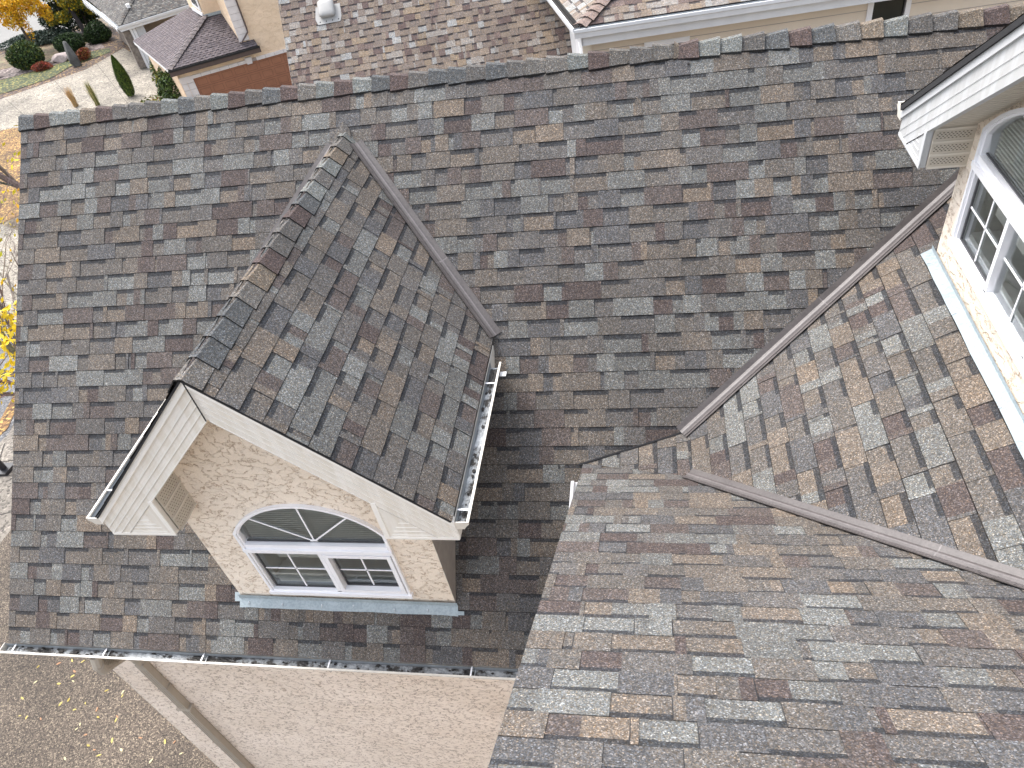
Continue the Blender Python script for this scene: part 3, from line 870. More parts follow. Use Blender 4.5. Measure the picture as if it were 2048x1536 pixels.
f1 = baseflash((XD-W1_-.01, YF-.006, host1(YF-.006)), (XD+W1_+.02, YF-.012, host1(YF-.012)), dnb, .075, nb_)
nails(f1, (XD-W1_, YF, host1(YF)), (XD+W1_, YF, host1(YF)), dnb, nb_, 6, 4)
mb = MB()
for p, sg in ((P1(XD-W1_-.055, .44, .012), 1), (P1(XD+W1_+.0, .39, .010), 1)):
    mb = MB()
    mb.box(p, V((.07, 0, 0)), (V((0, c1, s1))*.075 if p.x < XD else V((0, c1, s1))*.03), nb_*.003, 'galv')
    mb.build('step_flashing', dorm1)

# dormer 2 on the west slope
host2 = lambda b: t2*(b-X2)
back2 = lambda z: X2+z/t2
WH2 = (.75, 1.14, .88)
TP2 = .72; ZR2 = 3.19+TP2*1.52
Pd2, dorm2, ze2 = dormer((0, D2C, 0), (0, -1, 0), (1, 0, 0), ZR2, TP2, 1.52, 7.40, D2X, D2W, 2.99, host2, back2, 0.0, 2.545, WH2, 1.04,
                         'cream stucco gable dormer cut off by the right edge, trimmed in white metal', 41, 'white_alum', 'white_bead', .03, 2, uin=1.02)
window(Pd2, D2X, 0.0, 2.545, WH2, 'arched white window in the dormer at the right edge')
n2_, dn2 = V((-s2, 0, c2)), V((-c2, 0, -s2))
bf2 = D2X-.008
f2 = baseflash((bf2, D2C+D2W+.05, host2(bf2)+.004), (bf2, D2C-D2W-.15, host2(bf2)+.004), dn2, .072, n2_, turn=.03)
f2.parent = dorm2
nails(f2, (D2X, D2C+D2W, host2(D2X)), (D2X, D2C-D2W, host2(D2X)), dn2, n2_, 8, 9)
# gutters of the dormers
zg = ze1-.035
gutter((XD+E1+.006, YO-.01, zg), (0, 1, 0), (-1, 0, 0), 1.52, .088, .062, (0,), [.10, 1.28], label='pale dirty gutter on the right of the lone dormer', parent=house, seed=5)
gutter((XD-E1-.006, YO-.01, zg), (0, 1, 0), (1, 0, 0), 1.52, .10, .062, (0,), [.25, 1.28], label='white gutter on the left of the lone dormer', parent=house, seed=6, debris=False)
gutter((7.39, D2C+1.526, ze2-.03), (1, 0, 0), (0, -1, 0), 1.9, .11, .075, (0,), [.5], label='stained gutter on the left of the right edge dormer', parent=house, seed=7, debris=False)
mb = MB(); mb.box((XD+E1+.09, YO+1.40, zg-.05), (.05, 0, 0), (0, .05, 0), (0, 0, .004), 'white_trim'); mb.build('bracket', house)
base_at(house, (2.8, 2.0, GZ))

# ================================================================== GROUND
def gz(x, y):
    s = -.6*x+.8*y; t = min(max((s-6)/30, 0), 1); t = t*t*(3-2*t); return GZ-3.0*t
def patch(name, poly, off, mat, step=2.0, thick=0, joints=None):
    mb = MB()
    xs = [p[0] for p in poly]; ys = [p[1] for p in poly]; poly = ccw(poly)
    x = math.floor(min(xs)/step)*step
    while x < max(xs):
        y = math.floor(min(ys)/step)*step
        while y < max(ys):
            c = clip_poly(poly, [(x, y), (x+step, y), (x+step, y+step), (x, y+step)])
            if len(c) >= 3: mb.face([(p[0], p[1], gz(*p)+off) for p in c], mat)
            y += step
        x += step
    for j in (joints or []):
        (ax, ay), (bx, by) = j; n = 12
        d = V((bx-ax, by-ay)).normalized(); q = V((-d.y, d.x))*.012
        for k in range(n):
            p = V((ax, ay)).lerp(V((bx, by)), k/n); r = V((ax, ay)).lerp(V((bx, by)), (k+1)/n)
            mb.face([(v.x, v.y, gz(v.x, v.y)+off+.006) for v in (p-q, r-q, r+q, p+q)], 'darkgap')
    o = mb.build(name); o['kind'] = 'structure'; return o
def gground():
    mb = MB()
    grid = [-900, -400, -200, -120, -90]+list(range(-80, 41, 2))+[60, 100, 200, 400, 900]
    gy = [-900, -300, -100, -50, -30]+list(range(-20, 91, 2))+[110, 150, 250, 500, 900]
    for i in range(len(grid)-1):
        for j in range(len(gy)-1):
            a, b, c, d = grid[i], grid[i+1], gy[j], gy[j+1]
            mb.face([(a, c, gz(a, c)), (b, c, gz(b, c)), (b, d, gz(b, d)), (a, d, gz(a, d))], 'soil')
    o = mb.build('ground'); o['kind'] = 'structure'
gground()
patch('driveway', [(-7.8, -25), (8, -25), (8, .3), (.5, .6), (-2, 9), (-7.8, 9)], .012, 'aggregate', joints=[((-7.5, -9), (8, -9))])
patch('sidewalk', [(-7.8, -25), (-7.8, 9), (-8.5, 14), (-12.4, 14), (-10.4, 8.4), (-10.6, -25)], .008, 'sidewalk',
      joints=[((-10.6, 4.9), (-7.6, 5.9)), ((-10.6, 7.2), (-7.6, 7.6)), ((-10.9, 9.2), (-7.9, 8.2)), ((-8.8, 5.5), (-10.2, 8.0))])
patch('road', [(-10.6, -25), (-10.4, 8.4), (-13.0, 14), (-21, 14), (-21, -25)], .004, 'asphalt')
patch('leaf_strip', [(-10.75, 4), (-10.6, 8.6), (-12.2, 11.8), (-12.4, 11.8), (-11.0, 8.6), (-11.1, 4)], .016, 'leaflitter')
patch('street', [(-40, 5), (-13, 14), (-14, 19), (-24.5, 24.6), (-40, 30)], .02, 'concrete')
patch('leaf_bed', [(-24.6, 24.6), (-20, 30), (-26, 38.4), (-34, 37.5), (-40, 30)], .02, 'leaflitter')
patch('neighbour_driveway', [(-46, 33), (-33.0, 37.0), (-24, 37), (-22.4, 39.4), (-25.9, 43.2), (-28.9, 46.7), (-31.5, 49.6), (-33.2, 51.2), (-33.6, 48.6), (-33.9, 47.0), (-35.4, 45.4), (-37.7, 43.0), (-38.2, 42.5), (-46, 38)], .03, 'concrete',
      joints=[((-35.2, 45.2), (-27.9, 37.4)), ((-33.7, 48.2), (-25.5, 38.6)), ((-37.4, 42.6), (-31, 36.9))])
patch('mulch_edge', [(-46, 38.2), (-38.2, 42.5), (-35.4, 45.4), (-33.9, 47.0), (-33.6, 48.6), (-33.2, 51.2), (-31.5, 49.6), (-31.5, 56), (-46, 60), (-50, 42)], .02, 'mulch')
patch('lawn', [(-48, 43), (-40.4, 47.3), (-38.4, 48.4), (-37.0, 49.8), (-36.7, 51.1), (-34.7, 51.7), (-33.9, 50.6), (-34.9, 49.4), (-35.9, 48.2), (-36.1, 46.0), (-38.3, 44.0), (-48, 39.5)], .05, 'lawn')
patch('rock_bed', [(-48, 43.5), (-40.5, 47.4), (-38.4, 48.6), (-37.0, 50.0), (-36.7, 51.3), (-35.2, 51.9), (-37.0, 54.0), (-37.8, 54.2), (-38.7, 51.7), (-39.2, 50.1), (-41.3, 50.2), (-50, 47)], .04, 'rocks')
patch('dry_lawn', [(-50, 47), (-41.3, 50.2), (-39.2, 50.1), (-38.7, 51.7), (-37.8, 54.2), (-39.0, 56.4), (-41.3, 55.3), (-43.8, 54.6), (-50, 52)], .06, 'drygrass')
patch('mulch_bed', [(-22.4, 39.4), (-25.9, 43.2), (-24, 45), (-19, 40), (-21, 36), (-25, 36.5)], .045, 'mulch')
patch('far_street', [(-47.4, 55.4), (-45.2, 56.6), (-43, 59.5), (-40, 63), (-60, 90), (-100, 70), (-60, 52)], .03, 'street')

# ================================================================== NEIGHBOUR A: tan roof + siding
na = thing('neighbour_house', 'neighbour house with tan shingle roof, white roof vent and cream lap siding beyond the ridge', 'house')
phi = R(78); NU = V((math.sin(phi), math.cos(phi), 0)); NW = V((-math.cos(phi), math.sin(phi), 0)); NV = (NW+V((0, 0, 1))).normalized()
NP = V((1.29, 12.86, .82)); NN = NU.cross(NV)
def PN(u, v, h=0): return NP+NU*u+NV*v+NN*h
mb = MB()
shingles(mb, NP, NU, NV, [(-2.80, -3.6), (5.0, -3.6), (5.0, 4.6), (-2.96, 4.6)], seed=51, pal=PAL_TAN, mat='shingle_far', band=(.045, .042, .046), v0=.03, wmin=.08, wmax=.24, hgt=1.4)
o = mb.build('roof_slope', na); o['label'] = 'tan and mauve shingle slope'
mb = MB()
e0 = PN(-2.6, -3.4); e1 = PN(5, -3.4); r0 = PN(-2.6, 4.5)
dpt = NW*11.2
def dz(p, z): return V((p.x, p.y, z))
mb.prism([dz(e0, GZ), e0+V((0, 0, -.08)), r0+V((0, 0, -.08)), e0+dpt+V((0, 0, -.08)), dz(e0+dpt, GZ)], NU*.2, 'stucco_far')
mb.prism([dz(e0, GZ), dz(e1, GZ), e1+V((0, 0, -.1)), e0+V((0, 0, -.1))], NW*.2, 'siding')
o = mb.build('wall', na); o['label'] = 'lower walls under the tan roof'
mb = MB()
mb.prism([PN(-2.81, -3.6, -.03), PN(-2.97, 4.6, -.03), PN(-2.97, 4.6, -.2), PN(-2.81, -3.6, -.2)], NU*.02, 'white_trim')
mb.build('fascia', na)
# roof vent
vt = bpy.data.objects.new('roof_vent', None); COL.objects.link(vt); vt.parent = na
mb = MB()
mb.prism([PN(-2.13, .72, .012), PN(-1.66, .72, .012), PN(-1.62, .84, .012), PN(-1.62, 1.1, .012), PN(-2.13, 1.1, .012), PN(-2.17, .84, .012)], NN*.006, 'vent')
for k in range(4): p = PN(-2.08+.13*k, .77, .018); mb.tube([p, p+NN*.004], [.014, .012], 'darkgap', n=8, cap=True)
mb.build('flange', vt)
mb = MB()
def rr_ring(u0, u1, v0_, v1, h, r=.06, n=4):
    pts = []
    for cx, cy, a0 in ((u1-r, v0_+r, -90), (u1-r, v1-r, 0), (u0+r, v1-r, 90), (u0+r, v0_+r, 180)):
        for k in range(n+1):
            a = R(a0+90*k/n); pts.append(PN(cx+r*math.cos(a), cy+r*math.sin(a), h))
    return pts
rings = [rr_ring(-2.06, -1.74, .84, 1.16, .02), rr_ring(-2.07, -1.73, .82, 1.17, .10), rr_ring(-2.06, -1.74, .83, 1.17, .125), rr_ring(-2.03, -1.77, .86, 1.14, .145), rr_ring(-1.97, -1.83, .92, 1.08, .152)]
for a, b in zip(rings, rings[1:]):
    n = len(a)
    for i in range(n): mb.face([a[i], a[(i+1) % n], b[(i+1) % n], b[i]], 'vent')
mb.face(rings[-1], 'vent')
mb.build('hood', vt, smooth=True, merge=True)
# two storey siding part
ph = R(84); SU = V((math.sin(ph), math.cos(ph), 0)); SN = V((-SU.y, SU.x, 0))
SC = V((4.75, 9.84, 0))
def PS(u, b, z): return SC+SU*u+SN*b+V((0, 0, z))
ZE = 1.62
mb = MB()
BH = .19
k = 0; z = ZE
wins = [(4.42, 5.07, .45, 1.43), (.98, 1.70, -.2, 1.25)]
z = ZE
while z > GZ:
    z0 = z-BH
    spans = [(.12, 12.0)]
    for (a, b, lo, hi) in wins:
        if z0 < hi-.02 and z > lo+.02:
            ns = []
            for s0, s1_ in spans:
                if a > s0 and b < s1_: ns += [(s0, a), (b, s1_)]
                else: ns.append((s0, s1_))
            spans = ns
    for s0, s1_ in spans:
        mb.face([PS(s0, -.014, z0), PS(s1_, -.014, z0), PS(s1_, 0, z), PS(s0, 0, z)], 'siding')
        mb.face([PS(s0, 0, z0), PS(s1_, 0, z0), PS(s1_, -.014, z0), PS(s0, -.014, z0)], 'siding')
        mb.box(PS(s0, -.0155, z0-.007), SU*(s1_-s0), SN*.014, V((0, 0, .008)), 'mortar_lap_shade')  # dark strip below each board, drawn as the shadow line of the lap
    z = z0
    if z < 0: break
mb.prism([PS(.0, .004, GZ), PS(12, .004, GZ), PS(12, .004, z), PS(0, .004, z)], SN*.1, 'siding')
for s in (1.9, 3.3, 6.0, 7.2):
    pass
mb.prism([PS(.0, .06, GZ), PS(12, .06, GZ), PS(12, .06, ZE), PS(0, .06, ZE)], SN*.1, 'cream_trim')
o = mb.build('wall', na); o['label'] = 'cream lap siding wall facing the camera'
WB = V((4.2, 13.38, 0)); WC = V((4.75, 9.84, 0)); wd = (WB-WC).normalized(); wl = 6.0
mb = MB()
mb.prism([WC+V((0, 0, GZ)), WC+wd*wl+V((0, 0, GZ)), WC+wd*wl+V((0, 0, ZE)), WC+V((0, 0, ZE))], SU*.1, 'white_trim')
o = mb.build('wall', na); o['label'] = 'white side wall at the corner'
mb = MB(); mb.prism([PS(-.01, -.03, GZ), PS(.135, -.03, GZ), PS(.135, -.03, ZE), PS(-.01, -.03, ZE)], SN*.05, 'cream_trim'); mb.build('corner_trim', na)
mb = MB()   # arched window on the side wall
wo = WC+wd*.55-SU*.02
def PWs(a, z): return wo+wd*a+V((0, 0, z))
mb.prism([PWs(0, .2), PWs(.9, .2), PWs(.9, 1.0), PWs(.45, 1.22), PWs(0, 1.0)], SU*.02, 'vinyl')
mb.build('window', na)
for wi, (a, b, lo, hi) in enumerate(wins):
    w_ = bpy.data.objects.new('window', None); COL.objects.link(w_); w_.parent = na
    w_['label'] = 'dark window showing above the ridge' if wi == 0 else 'window almost hidden behind the ridge'
    mb = MB(); t_ = .075
    for (p, q, r_, s_) in ((a, hi-t_, b, hi), (a, lo, b, lo+t_), (a, lo+t_, a+t_, hi-t_), (b-t_, lo+t_, b, hi-t_)):
        mb.box(PS(p, -.035, q), SU*(r_-p), V((0, 0, s_-q)), SN*.06, 'vinyl')
    mb.box(PS(a+t_, -.012, lo), SU*.02, V((0, 0, hi-lo)), SN*.03, 'vinyl'); mb.box(PS(b-t_-.02, -.012, lo), SU*.02, V((0, 0, hi-lo)), SN*.03, 'spacer')
    mb.build('frame', w_)
    mb = MB(); mb.prism([PS(a+t_, .015, lo+t_), PS(b-t_, .015, lo+t_), PS(b-t_, .015, hi-t_), PS(a+t_, .015, hi-t_)], SN*.01, 'window_dark'); mb.build('glass_pane', w_)
# eave, gutter, roof of the siding part
EO = V((4.77, 9.37, 1.78)); lw = (V((4.35, 10.9, 0))-V((4.80, 9.39, 0))).normalized()
mb = MB()
mb.box(EO+V((0, .02, -.30)), SU*9, SN*.03, V((0, 0, .2)), 'white_trim')
mb.box(EO+V((0, .05, -.30)), SU*9, SN*.5, V((0, 0, .012)), 'white_trim')
mb.box(EO+V((.02, .02, -.30)), lw*5, SU*.5, V((0, 0, .012)), 'white_trim')
mb.box(EO+V((.0, .02, -.30)), lw*5, SU*.03, V((0, 0, .2)), 'white_trim')
mb.build('fascia', na)
def simple_gutter(A, d, outw, ln, w=.12, h=.12, par=None, mat='white_trim', inn='gutter_in', lab=None):
    A, d, outw = V(A), V(d).normalized(), V(outw).normalized(); Zv = V((0, 0, 1)); mb = MB()
    mb.box(A-Zv*h, d*ln, outw*(w*.75), Zv*.01, mat)
    mb.box(A-Zv*h, d*ln, outw*.006, Zv*h, inn)
    mb.prism([A-Zv*h+outw*w*.75, A-Zv*h*.45+outw*w*.8, A-Zv*h*.3+outw*w, A+outw*w, A+outw*(w-.012)], d*ln, mat)
    mb.box(A+outw*(w-.02), d*ln, outw*.02, Zv*.008, mat)
    mb.box(A-Zv*h*.6+outw*.01, d*ln, outw*(w*.7), Zv*.004, inn)
    o = mb.build('gutter', par)
    if lab: o['label'] = lab
    return o
simple_gutter(EO+V((-.10, .0, -.02)), SU, -SN, 9.1, .12, .13, na, lab='white gutter along the front eave of the siding wing')
simple_gutter(EO+V((0, 0, -.02)), lw, V((-lw.y, lw.x, 0)), 5, .12, .12, na, inn='darkgap', lab='open gutter running back on the left of the siding wing')
mb = MB(); tt = .5
hd_ = (SU*1.0+(lw-SU*lw.dot(SU)).normalized()*1.0)
# front slope
cS = 1/math.hypot(1, tt); FV = (SN*cS+V((0, 0, tt*cS))).normalized()
shingles(mb, EO, SU, FV, [(0, 0), (9, 0), (5.5, 3.6/cS), (3.6, 3.6/cS)], seed=61, pal=PAL_TAN, mat='shingle_far', band=(.05, .045, .048))
o = mb.build('roof_slope', na); o['label'] = 'front slope of the siding wing roof'
mb = MB()
hipv = (SU*3.6+SN*3.6+V((0, 0, 1.8)))
nl = lw.cross(hipv).normalized(); 
if nl.z < 0: nl = -nl
upl = nl.cross(-lw).normalized()
if upl.z < 0: upl = -upl
Ul = upl.cross(nl).normalized()
hq = (hipv.dot(Ul), hipv.dot(upl)); lq = (lw*6).dot(Ul), (lw*6).dot(upl)
shingles(mb, EO, Ul, upl, [(0, 0), hq, (hq[0]+lq[0]*.6, hq[1]), lq], seed=62, pal=PAL_TAN, mat='shingle_far', band=(.05, .045, .048))
o = mb.build('roof_slope', na); o['label'] = 'left slope of the siding wing roof'
mb = MB()
caps(mb, EO+V((0, 0, .0)), EO+hipv, (SU*1.0-SN*1.0-V((0, 0, .3))).normalized()*1, (-SU+SN*1.0-V((0, 0, .3))).normalized(), half=.13, seed=63, pal=[(tuple(x*.55 for x in lin(150, 133, 126)), 1)], mat='shingle_far', lift=.02, E=.16)
mb.build('hip_cap', na)
base_at(na, (1.3, 11.0, GZ))

# ================================================================== NEIGHBOUR B: brown garage door house
nb = thing('neighbour_house', 'sand stucco neighbour house with brown garage door, pale stone quoins and mauve grey hip roof', 'house')
BO = V((-19.19, 34.55, 0)); BA = V((.86, .51, 0)).normalized(); BB = V((-BA.y, BA.x, 0)); GF = -8.6
def PB(a, b, z): return BO+BA*a+BB*b+V((0, 0, z))
zE = -5.6
apex, fl, fr_, ll = PB(2.84, 2.8, -4.13), PB(0, 0, zE), PB(4.86, 0, zE), PB(-1.67, 8.54, zE)
def slope_sh(par, O, ud, pts, seed, pal, mat, band, label=None, E=.143, wmin=.1, wmax=.3, rng_col=None, hgt=1.3):
    O = V(O); pts = [V(p) for p in pts]; ud = V(ud).normalized()
    n = None
    for i in range(1, len(pts)-1):
        c = (pts[i]-pts[0]).cross(pts[i+1]-pts[0])
        if c.length > .1: n = c.normalized(); break
    if n.z < 0: n = -n
    U_ = (ud-n*ud.dot(n)).normalized(); V_ = n.cross(U_)
    if V_.z < 0: U_ = -U_; V_ = n.cross(U_)
    mb = MB(); shingles(mb, O, U_, V_, [((p-O).dot(U_), (p-O).dot(V_)) for p in pts], E=E, seed=seed, pal=pal, mat=mat, band=band, wmin=wmin, wmax=wmax, hgt=hgt)
    o = mb.build('roof_slope', par)
    if label: o['label'] = label
slope_sh(nb, fl, BA, [fl, fr_, PB(4.80, .45, -5.38), PB(3.95, 2.7, -4.2), apex], 71, PAL_MAUVE, 'shingle_dist', (.06, .055, .062), 'front slope of the hip roof over the garage', E=.16, wmin=.12, wmax=.22, hgt=3)
slope_sh(nb, fl, ll-fl, [fl, ll, PB(2.24, 6.9, -4.35), apex], 72, [(tuple(x*1.15 for x in c), w) for c, w in PAL_MAUVE], 'shingle_dist', (.075, .07, .075), 'left slope of the hip roof over the garage', E=.16, wmin=.12, wmax=.22, hgt=3)
mb = MB(); caps(mb, fl, apex, (BA-BB*.6-V((0, 0, .25))), (-BA+BB*.6-V((0, 0, .3))), half=.2, seed=73, pal=[(tuple(x*.50 for x in lin(144, 136, 137)), 1)], mat='shingle_dist', lift=.03, E=.3)
mb.build('hip_cap', nb)
mb = MB()
mb.box(PB(-.02, -.03, zE-.36), BA*4.95, BB*.05, V((0, 0, .32)), 'brown_fascia')
mb.box(PB(-.0, .02, zE-.36), BA*4.9, BB*.5, V((0, 0, .02)), 'brown_fascia')
mb.box(fl+V((0, 0, -.20)), ll-fl, BA*.04, V((0, 0, .16)), 'white_trim')
mb.build('fascia', nb)
simple_gutter(PB(-.05, -.02, zE-.02), BA, -BB, 4.98, .11, .10, nb, mat='black', inn='darkgap', lab='dark gutter above the garage')
mb = MB()
b0 = .45
mb.abox((0, 0, 0), (.001, .001, .001), 'stucco_far')
mb = MB()
# wall round the door
def wallB(a0, a1, z0, z1, mat='stucco_far', b=b0, t=.15): mb.box(PB(a0, b, z0), BA*(a1-a0), BB*t, V((0, 0, z1-z0)), mat)
wallB(.28, .95, GF, zE); wallB(.95, 11, -6.40, zE); wallB(11, 14, GF, zE)
wallB(4.08, 14, zE, -1.6)
mb.prism([PB(4.08, b0, -5.35), PB(3.73, 2.75, -4.3), PB(3.73, 2.75, -1.6), PB(4.08, b0, -1.6)], BA*.1, 'stucco_far')
mb.prism([PB(2.84, 2.8, -4.25), PB(3.75, 2.8, -4.25), PB(3.75, 2.8, -1.6), PB(2.84, 2.8, -1.6)], BB*.15, 'stucco_far')
mb.prism([PB(2.86, 2.8, -4.25), PB(2.24, 7.2, -4.5), PB(2.24, 7.2, -1.6), PB(2.86, 2.8, -1.6)], BA*.15, 'stucco_far')
mb.prism([PB(.28, b0, GF), PB(-1.2, 8.3, GF), PB(-1.2, 8.3, zE-.1), PB(.28, b0, zE-.1)], BA*.15, 'stucco_far')
mb.build('wall', nb)
mb = MB()   # window trim on the set back upper wall
mb.prism([PB(2.80, 3.0, -4.02), PB(2.40, 6.0, -4.2), PB(2.40, 6.0, -4.35), PB(2.80, 3.0, -4.2)], BA*-.08, 'white_trim')
mb.prism([PB(2.78, 3.1, -3.95), PB(2.50, 5.2, -3.95), PB(2.50, 5.2, -2.2), PB(2.78, 3.1, -2.2)], BA*-.06, 'white_trim')
mb.prism([PB(2.70, 3.4, -3.75), PB(2.52, 4.9, -3.75), PB(2.52, 4.9, -2.4), PB(2.70, 3.4, -2.4)], BA*-.06, 'window_dark')
mb.build('window', nb)
mb = MB()
mb.prism([PB(3.74, 2.2, -2.9), PB(3.95, 1.2, -2.9), PB(3.95, 1.2, -1.7), PB(3.74, 2.2, -1.7)], BA*-.08, 'white_trim')
mb.prism([PB(3.70, 2.0, -2.8), PB(3.88, 1.35, -2.8), PB(3.88, 1.35, -1.7), PB(3.70, 2.0, -1.7)], BA*-.10, 'window_dark')
mb.build('window', nb)
mb = MB()
mb.box(PB(2.82, 2.72, -4.22), BA*.95, BB*.06, V((0, 0, .14)), 'galv')
mb.build('base_flashing', nb)
mb = MB()   # quoins up the corner
z = -5.30; k = 0
while z < -1.7:
    mb.box(PB(4.02, b0-.07, z), BA*.56, BB*.10, V((0, 0, .33)), 'quoin'); z += .345
mb.box(PB(4.04, b0-.045, -5.32), BA*.5, BB*.08, V((0, 0, 3.6)), 'mortar_lap_shade')
mb.build('quoin', nb)
mb = MB()   # band over the door with keystone, jamb blocks
a = .95
while a < 10.5:
    if not 3.9 < a < 4.2: mb.box(PB(a, b0-.08, -6.42), BA*.50, BB*.1, V((0, 0, .17)), 'quoin')
    a += .515
mb.box(PB(.95, b0-.06, -6.41), BA*10, BB*.08, V((0, 0, .15)), 'mortar_lap_shade')
mb.prism([PB(3.99, b0-.14, -6.48), PB(4.27, b0-.14, -6.48), PB(4.33, b0-.14, -6.14), PB(3.93, b0-.14, -6.14)], BB*.1, 'quoin')
z = GF
while z < -6.5:
    mb.box(PB(.62, b0-.06, z), BA*.36, BB*.1, V((0, 0, .32)), 'quoin'); mb.box(PB(.30, b0-.04, z), BA*.30, BB*.1, V((0, 0, .32)), 'quoin'); z += .335
mb.box(PB(.28, b0-.05, -6.5), BA*.6, BB*.08, V((0, 0, .26)), 'quoin')
mb.build('stone_surround', nb)
mb = MB()
mb.box(PB(.98, b0+.05, GF), BA*10, BB*.05, V((0, 0, 2.2)), 'garage_door')
gd = mb.build('garage_door', nb)
mb = MB()
for r_ in range(4):
    z = GF+.08+r_*.53
    mb.box(PB(.98, b0+.043, z-.05), BA*10, BB*.006, V((0, 0, .02)), 'door_line')
    for q in range(14):
        a = 1.1+q*.70
        for (p, s_, w_, h_) in ((a, z+.05, .55, .015), (a, z+.37, .55, .015), (a, z+.05, .015, .33), (a+.535, z+.05, .015, .33)):
            mb.box(PB(p, b0+.044, s_), BA*w_, BB*.005, V((0, 0, h_)), 'door_line')
mb.build('panel_moulding', gd)
mb = MB()
pth = [PB(4.62, b0-.12, -1.7), PB(4.62, b0-.12, -4.75), PB(4.60, b0-.16, -4.92), PB(4.10, b0-.25, -5.32)]
mb.tube(pth, [.045]*4, 'brown_fascia', n=8, cap=True)
mb.build('downspout', nb)
mb = MB()
p = PB(2.3, 4.6, -4.62); mb.box(p, BB*.9-BA*.15, BA*.16, V((0, 0, .12)), 'brown_fascia'); mb.build('roof_vent', nb)
base_at(nb, (-17, 38, GF))

# ================================================================== NEIGHBOUR C: grey roof behind
nc = thing('neighbour_house', 'grey shingled neighbour house with white gutters and icicle lights, farthest left', 'house')
CO = V((-28.3, 45.02, 0)); CA = V((.74, .67, 0)).normalized(); CB = V((-CA.y, CA.x, 0))
def PC(a, b, z): return CO+CA*a+CB*b+V((0, 0, z))
cfl, cfr, cll, cap_ = PC(0, 0, -5.6), PC(16, 0, -5.6), PC(.16, 13, -5.6), PC(5.5, 5.5, -2.85)
slope_sh(nc, cfl, CA, [cfl, cfr, PC(14, 5.5, -2.85), cap_], 81, PAL_GREY, 'shingle_dist', (.09, .09, .09), 'front slope', hgt=2)
slope_sh(nc, cfl, CB, [cfl, cap_, PC(5.6, 12, -2.85), cll], 82, PAL_GREY, 'shingle_dist', (.09, .09, .09), 'left slope', hgt=2)
mb = MB(); caps(mb, cfl, cap_, (CA-CB-V((0, 0, .3))), (-CA+CB-V((0, 0, .3))), half=.16, seed=83, pal=PAL_GREY, mat='shingle_dist', lift=.03, E=.25); mb.build('hip_cap', nc)
mb = MB(); mb.box(PC(1.15, 1.0, -4.99), CB*.35, CA*.2, V((0, 0, .22)), 'white_trim'); mb.build('roof_vent', nc)
simple_gutter(PC(-.1, -.03, -5.62), CA, -CB, 16, .16, .16, nc, lab='white gutter on the front eave')
simple_gutter(PC(-.0, -.1, -5.62), CB, -CA, 13, .16, .13, nc, lab='white gutter on the left eave')
mb = MB()
mb.box(PC(0, 0, -5.98), CA*16, CB*.05, V((0, 0, .26)), 'white_trim'); mb.box(PC(0, .05, -5.98), CA*16, CB*1.2, V((0, 0, .03)), 'white_trim')
mb.box(PC(0, 0, -5.86), CB*13, CA*.05, V((0, 0, .2)), 'white_trim')
mb.build('fascia', nc)
mb = MB()
mb.box(PC(.95, .45, GF), CB*10, CA*.1, V((0, 0, 2.7)), 'stone'); 
mb.box(PC(1.2, 2.4, GF), CA*14, CB*.2, V((0, 0, 3.0)), 'tan_wall')
mb.box(PC(2.1, 1.4, GF), CA*1.0, CB*1.0, V((0, 0, 1.7)), 'stone')
mb.box(PC(.12, .42, GF+.15), CA*.45, CB*.5, V((0, 0, 2.3)), 'stone')
mb.box(PC(.95, .30, GF), CA*.55, CB*.06, V((0, 0, 2.65)), 'greywall')
mb.build('wall', nc)
mb = MB(); mb.box(PC(.58, .22, GF), CA*.34, CB*.3, V((0, 0, 2.7)), 'white_trim'); mb.box(PC(.70, .19, GF+.02), CA*.05, CB*.03, V((0, 0, 2.6)), 'greywall'); mb.build('post', nc)
mb = MB(); mb.tube([PC(4.6, -.10, -5.75), PC(4.6, .1, -6.0), PC(4.6, .9, -6.3), PC(4.6, 1.6, -6.9), PC(4.6, 2.3, -7.3), PC(4.6, 2.3, GF)], [.08]*6, 'white_trim', n=8, cap=True); mb.build('downspout', nc)
mb = MB(); rng = random.Random(4)
for k in range(110):
    b = rng.uniform(0, 12.5); l = rng.uniform(.08, .32)
    p = PC(-.17, b, -5.75); mb.tube([p, p+V((0, 0, -l))], [.012, .012], 'white_trim', n=3)
mb.box(PC(-.185, -.05, -5.76), CB*12.7, CA*.03, V((0, 0, .02)), 'white_trim')
o = mb.build('icicle_lights', nc)
base_at(nc, (-30, 48, GF))

# ================================================================== PLANTS
def leaves(mb, c, rad, n, size, pal, rng, hollow=.5, bias=None, lump=.25):
    c = V(c)
    blobs = [(V((rng.gauss(0, 1), rng.gauss(0, 1), rng.gauss(0, 1))).normalized(), rng.uniform(-lump, lump)) for _ in range(14)]
    for _ in range(n):
        d = V((rng.gauss(0, 1), rng.gauss(0, 1), rng.gauss(0, 1))).normalized()
        r = hollow+(1-hollow)*rng.random()**.5
        r *= 1+sum(a*max(0, d.dot(q))**6 for q, a in blobs)
        p = c+V((d.x*rad[0]*r, d.y*rad[1]*r, d.z*rad[2]*r))
        a = V((rng.gauss(0, 1), rng.gauss(0, 1), rng.gauss(0, .7))).normalized(); b = a.orthogonal().normalized()
        b = (b*math.cos(rng.random()*6)+a.cross(b)*math.sin(rng.random()*6)).normalized(); s = size*rng.uniform(.6, 1.3)
        col = pick(rng, pal); br = rng.uniform(.7, 1.25); col = tuple(x*br for x in col)
        cc = a.cross(b)
        mb.face([p-b*s*.5, p+cc*s*.28, p+b*s*.5, p-cc*s*.28], 'leaf', col)
GREEN = [((.035, .065, .018), 3), ((.055, .095, .022), 3), ((.018, .035, .012), 3), ((.09, .13, .03), 1.6)]
DARK = [((.012, .028, .010), 4), ((.02, .04, .014), 3), ((.03, .052, .018), 1)]
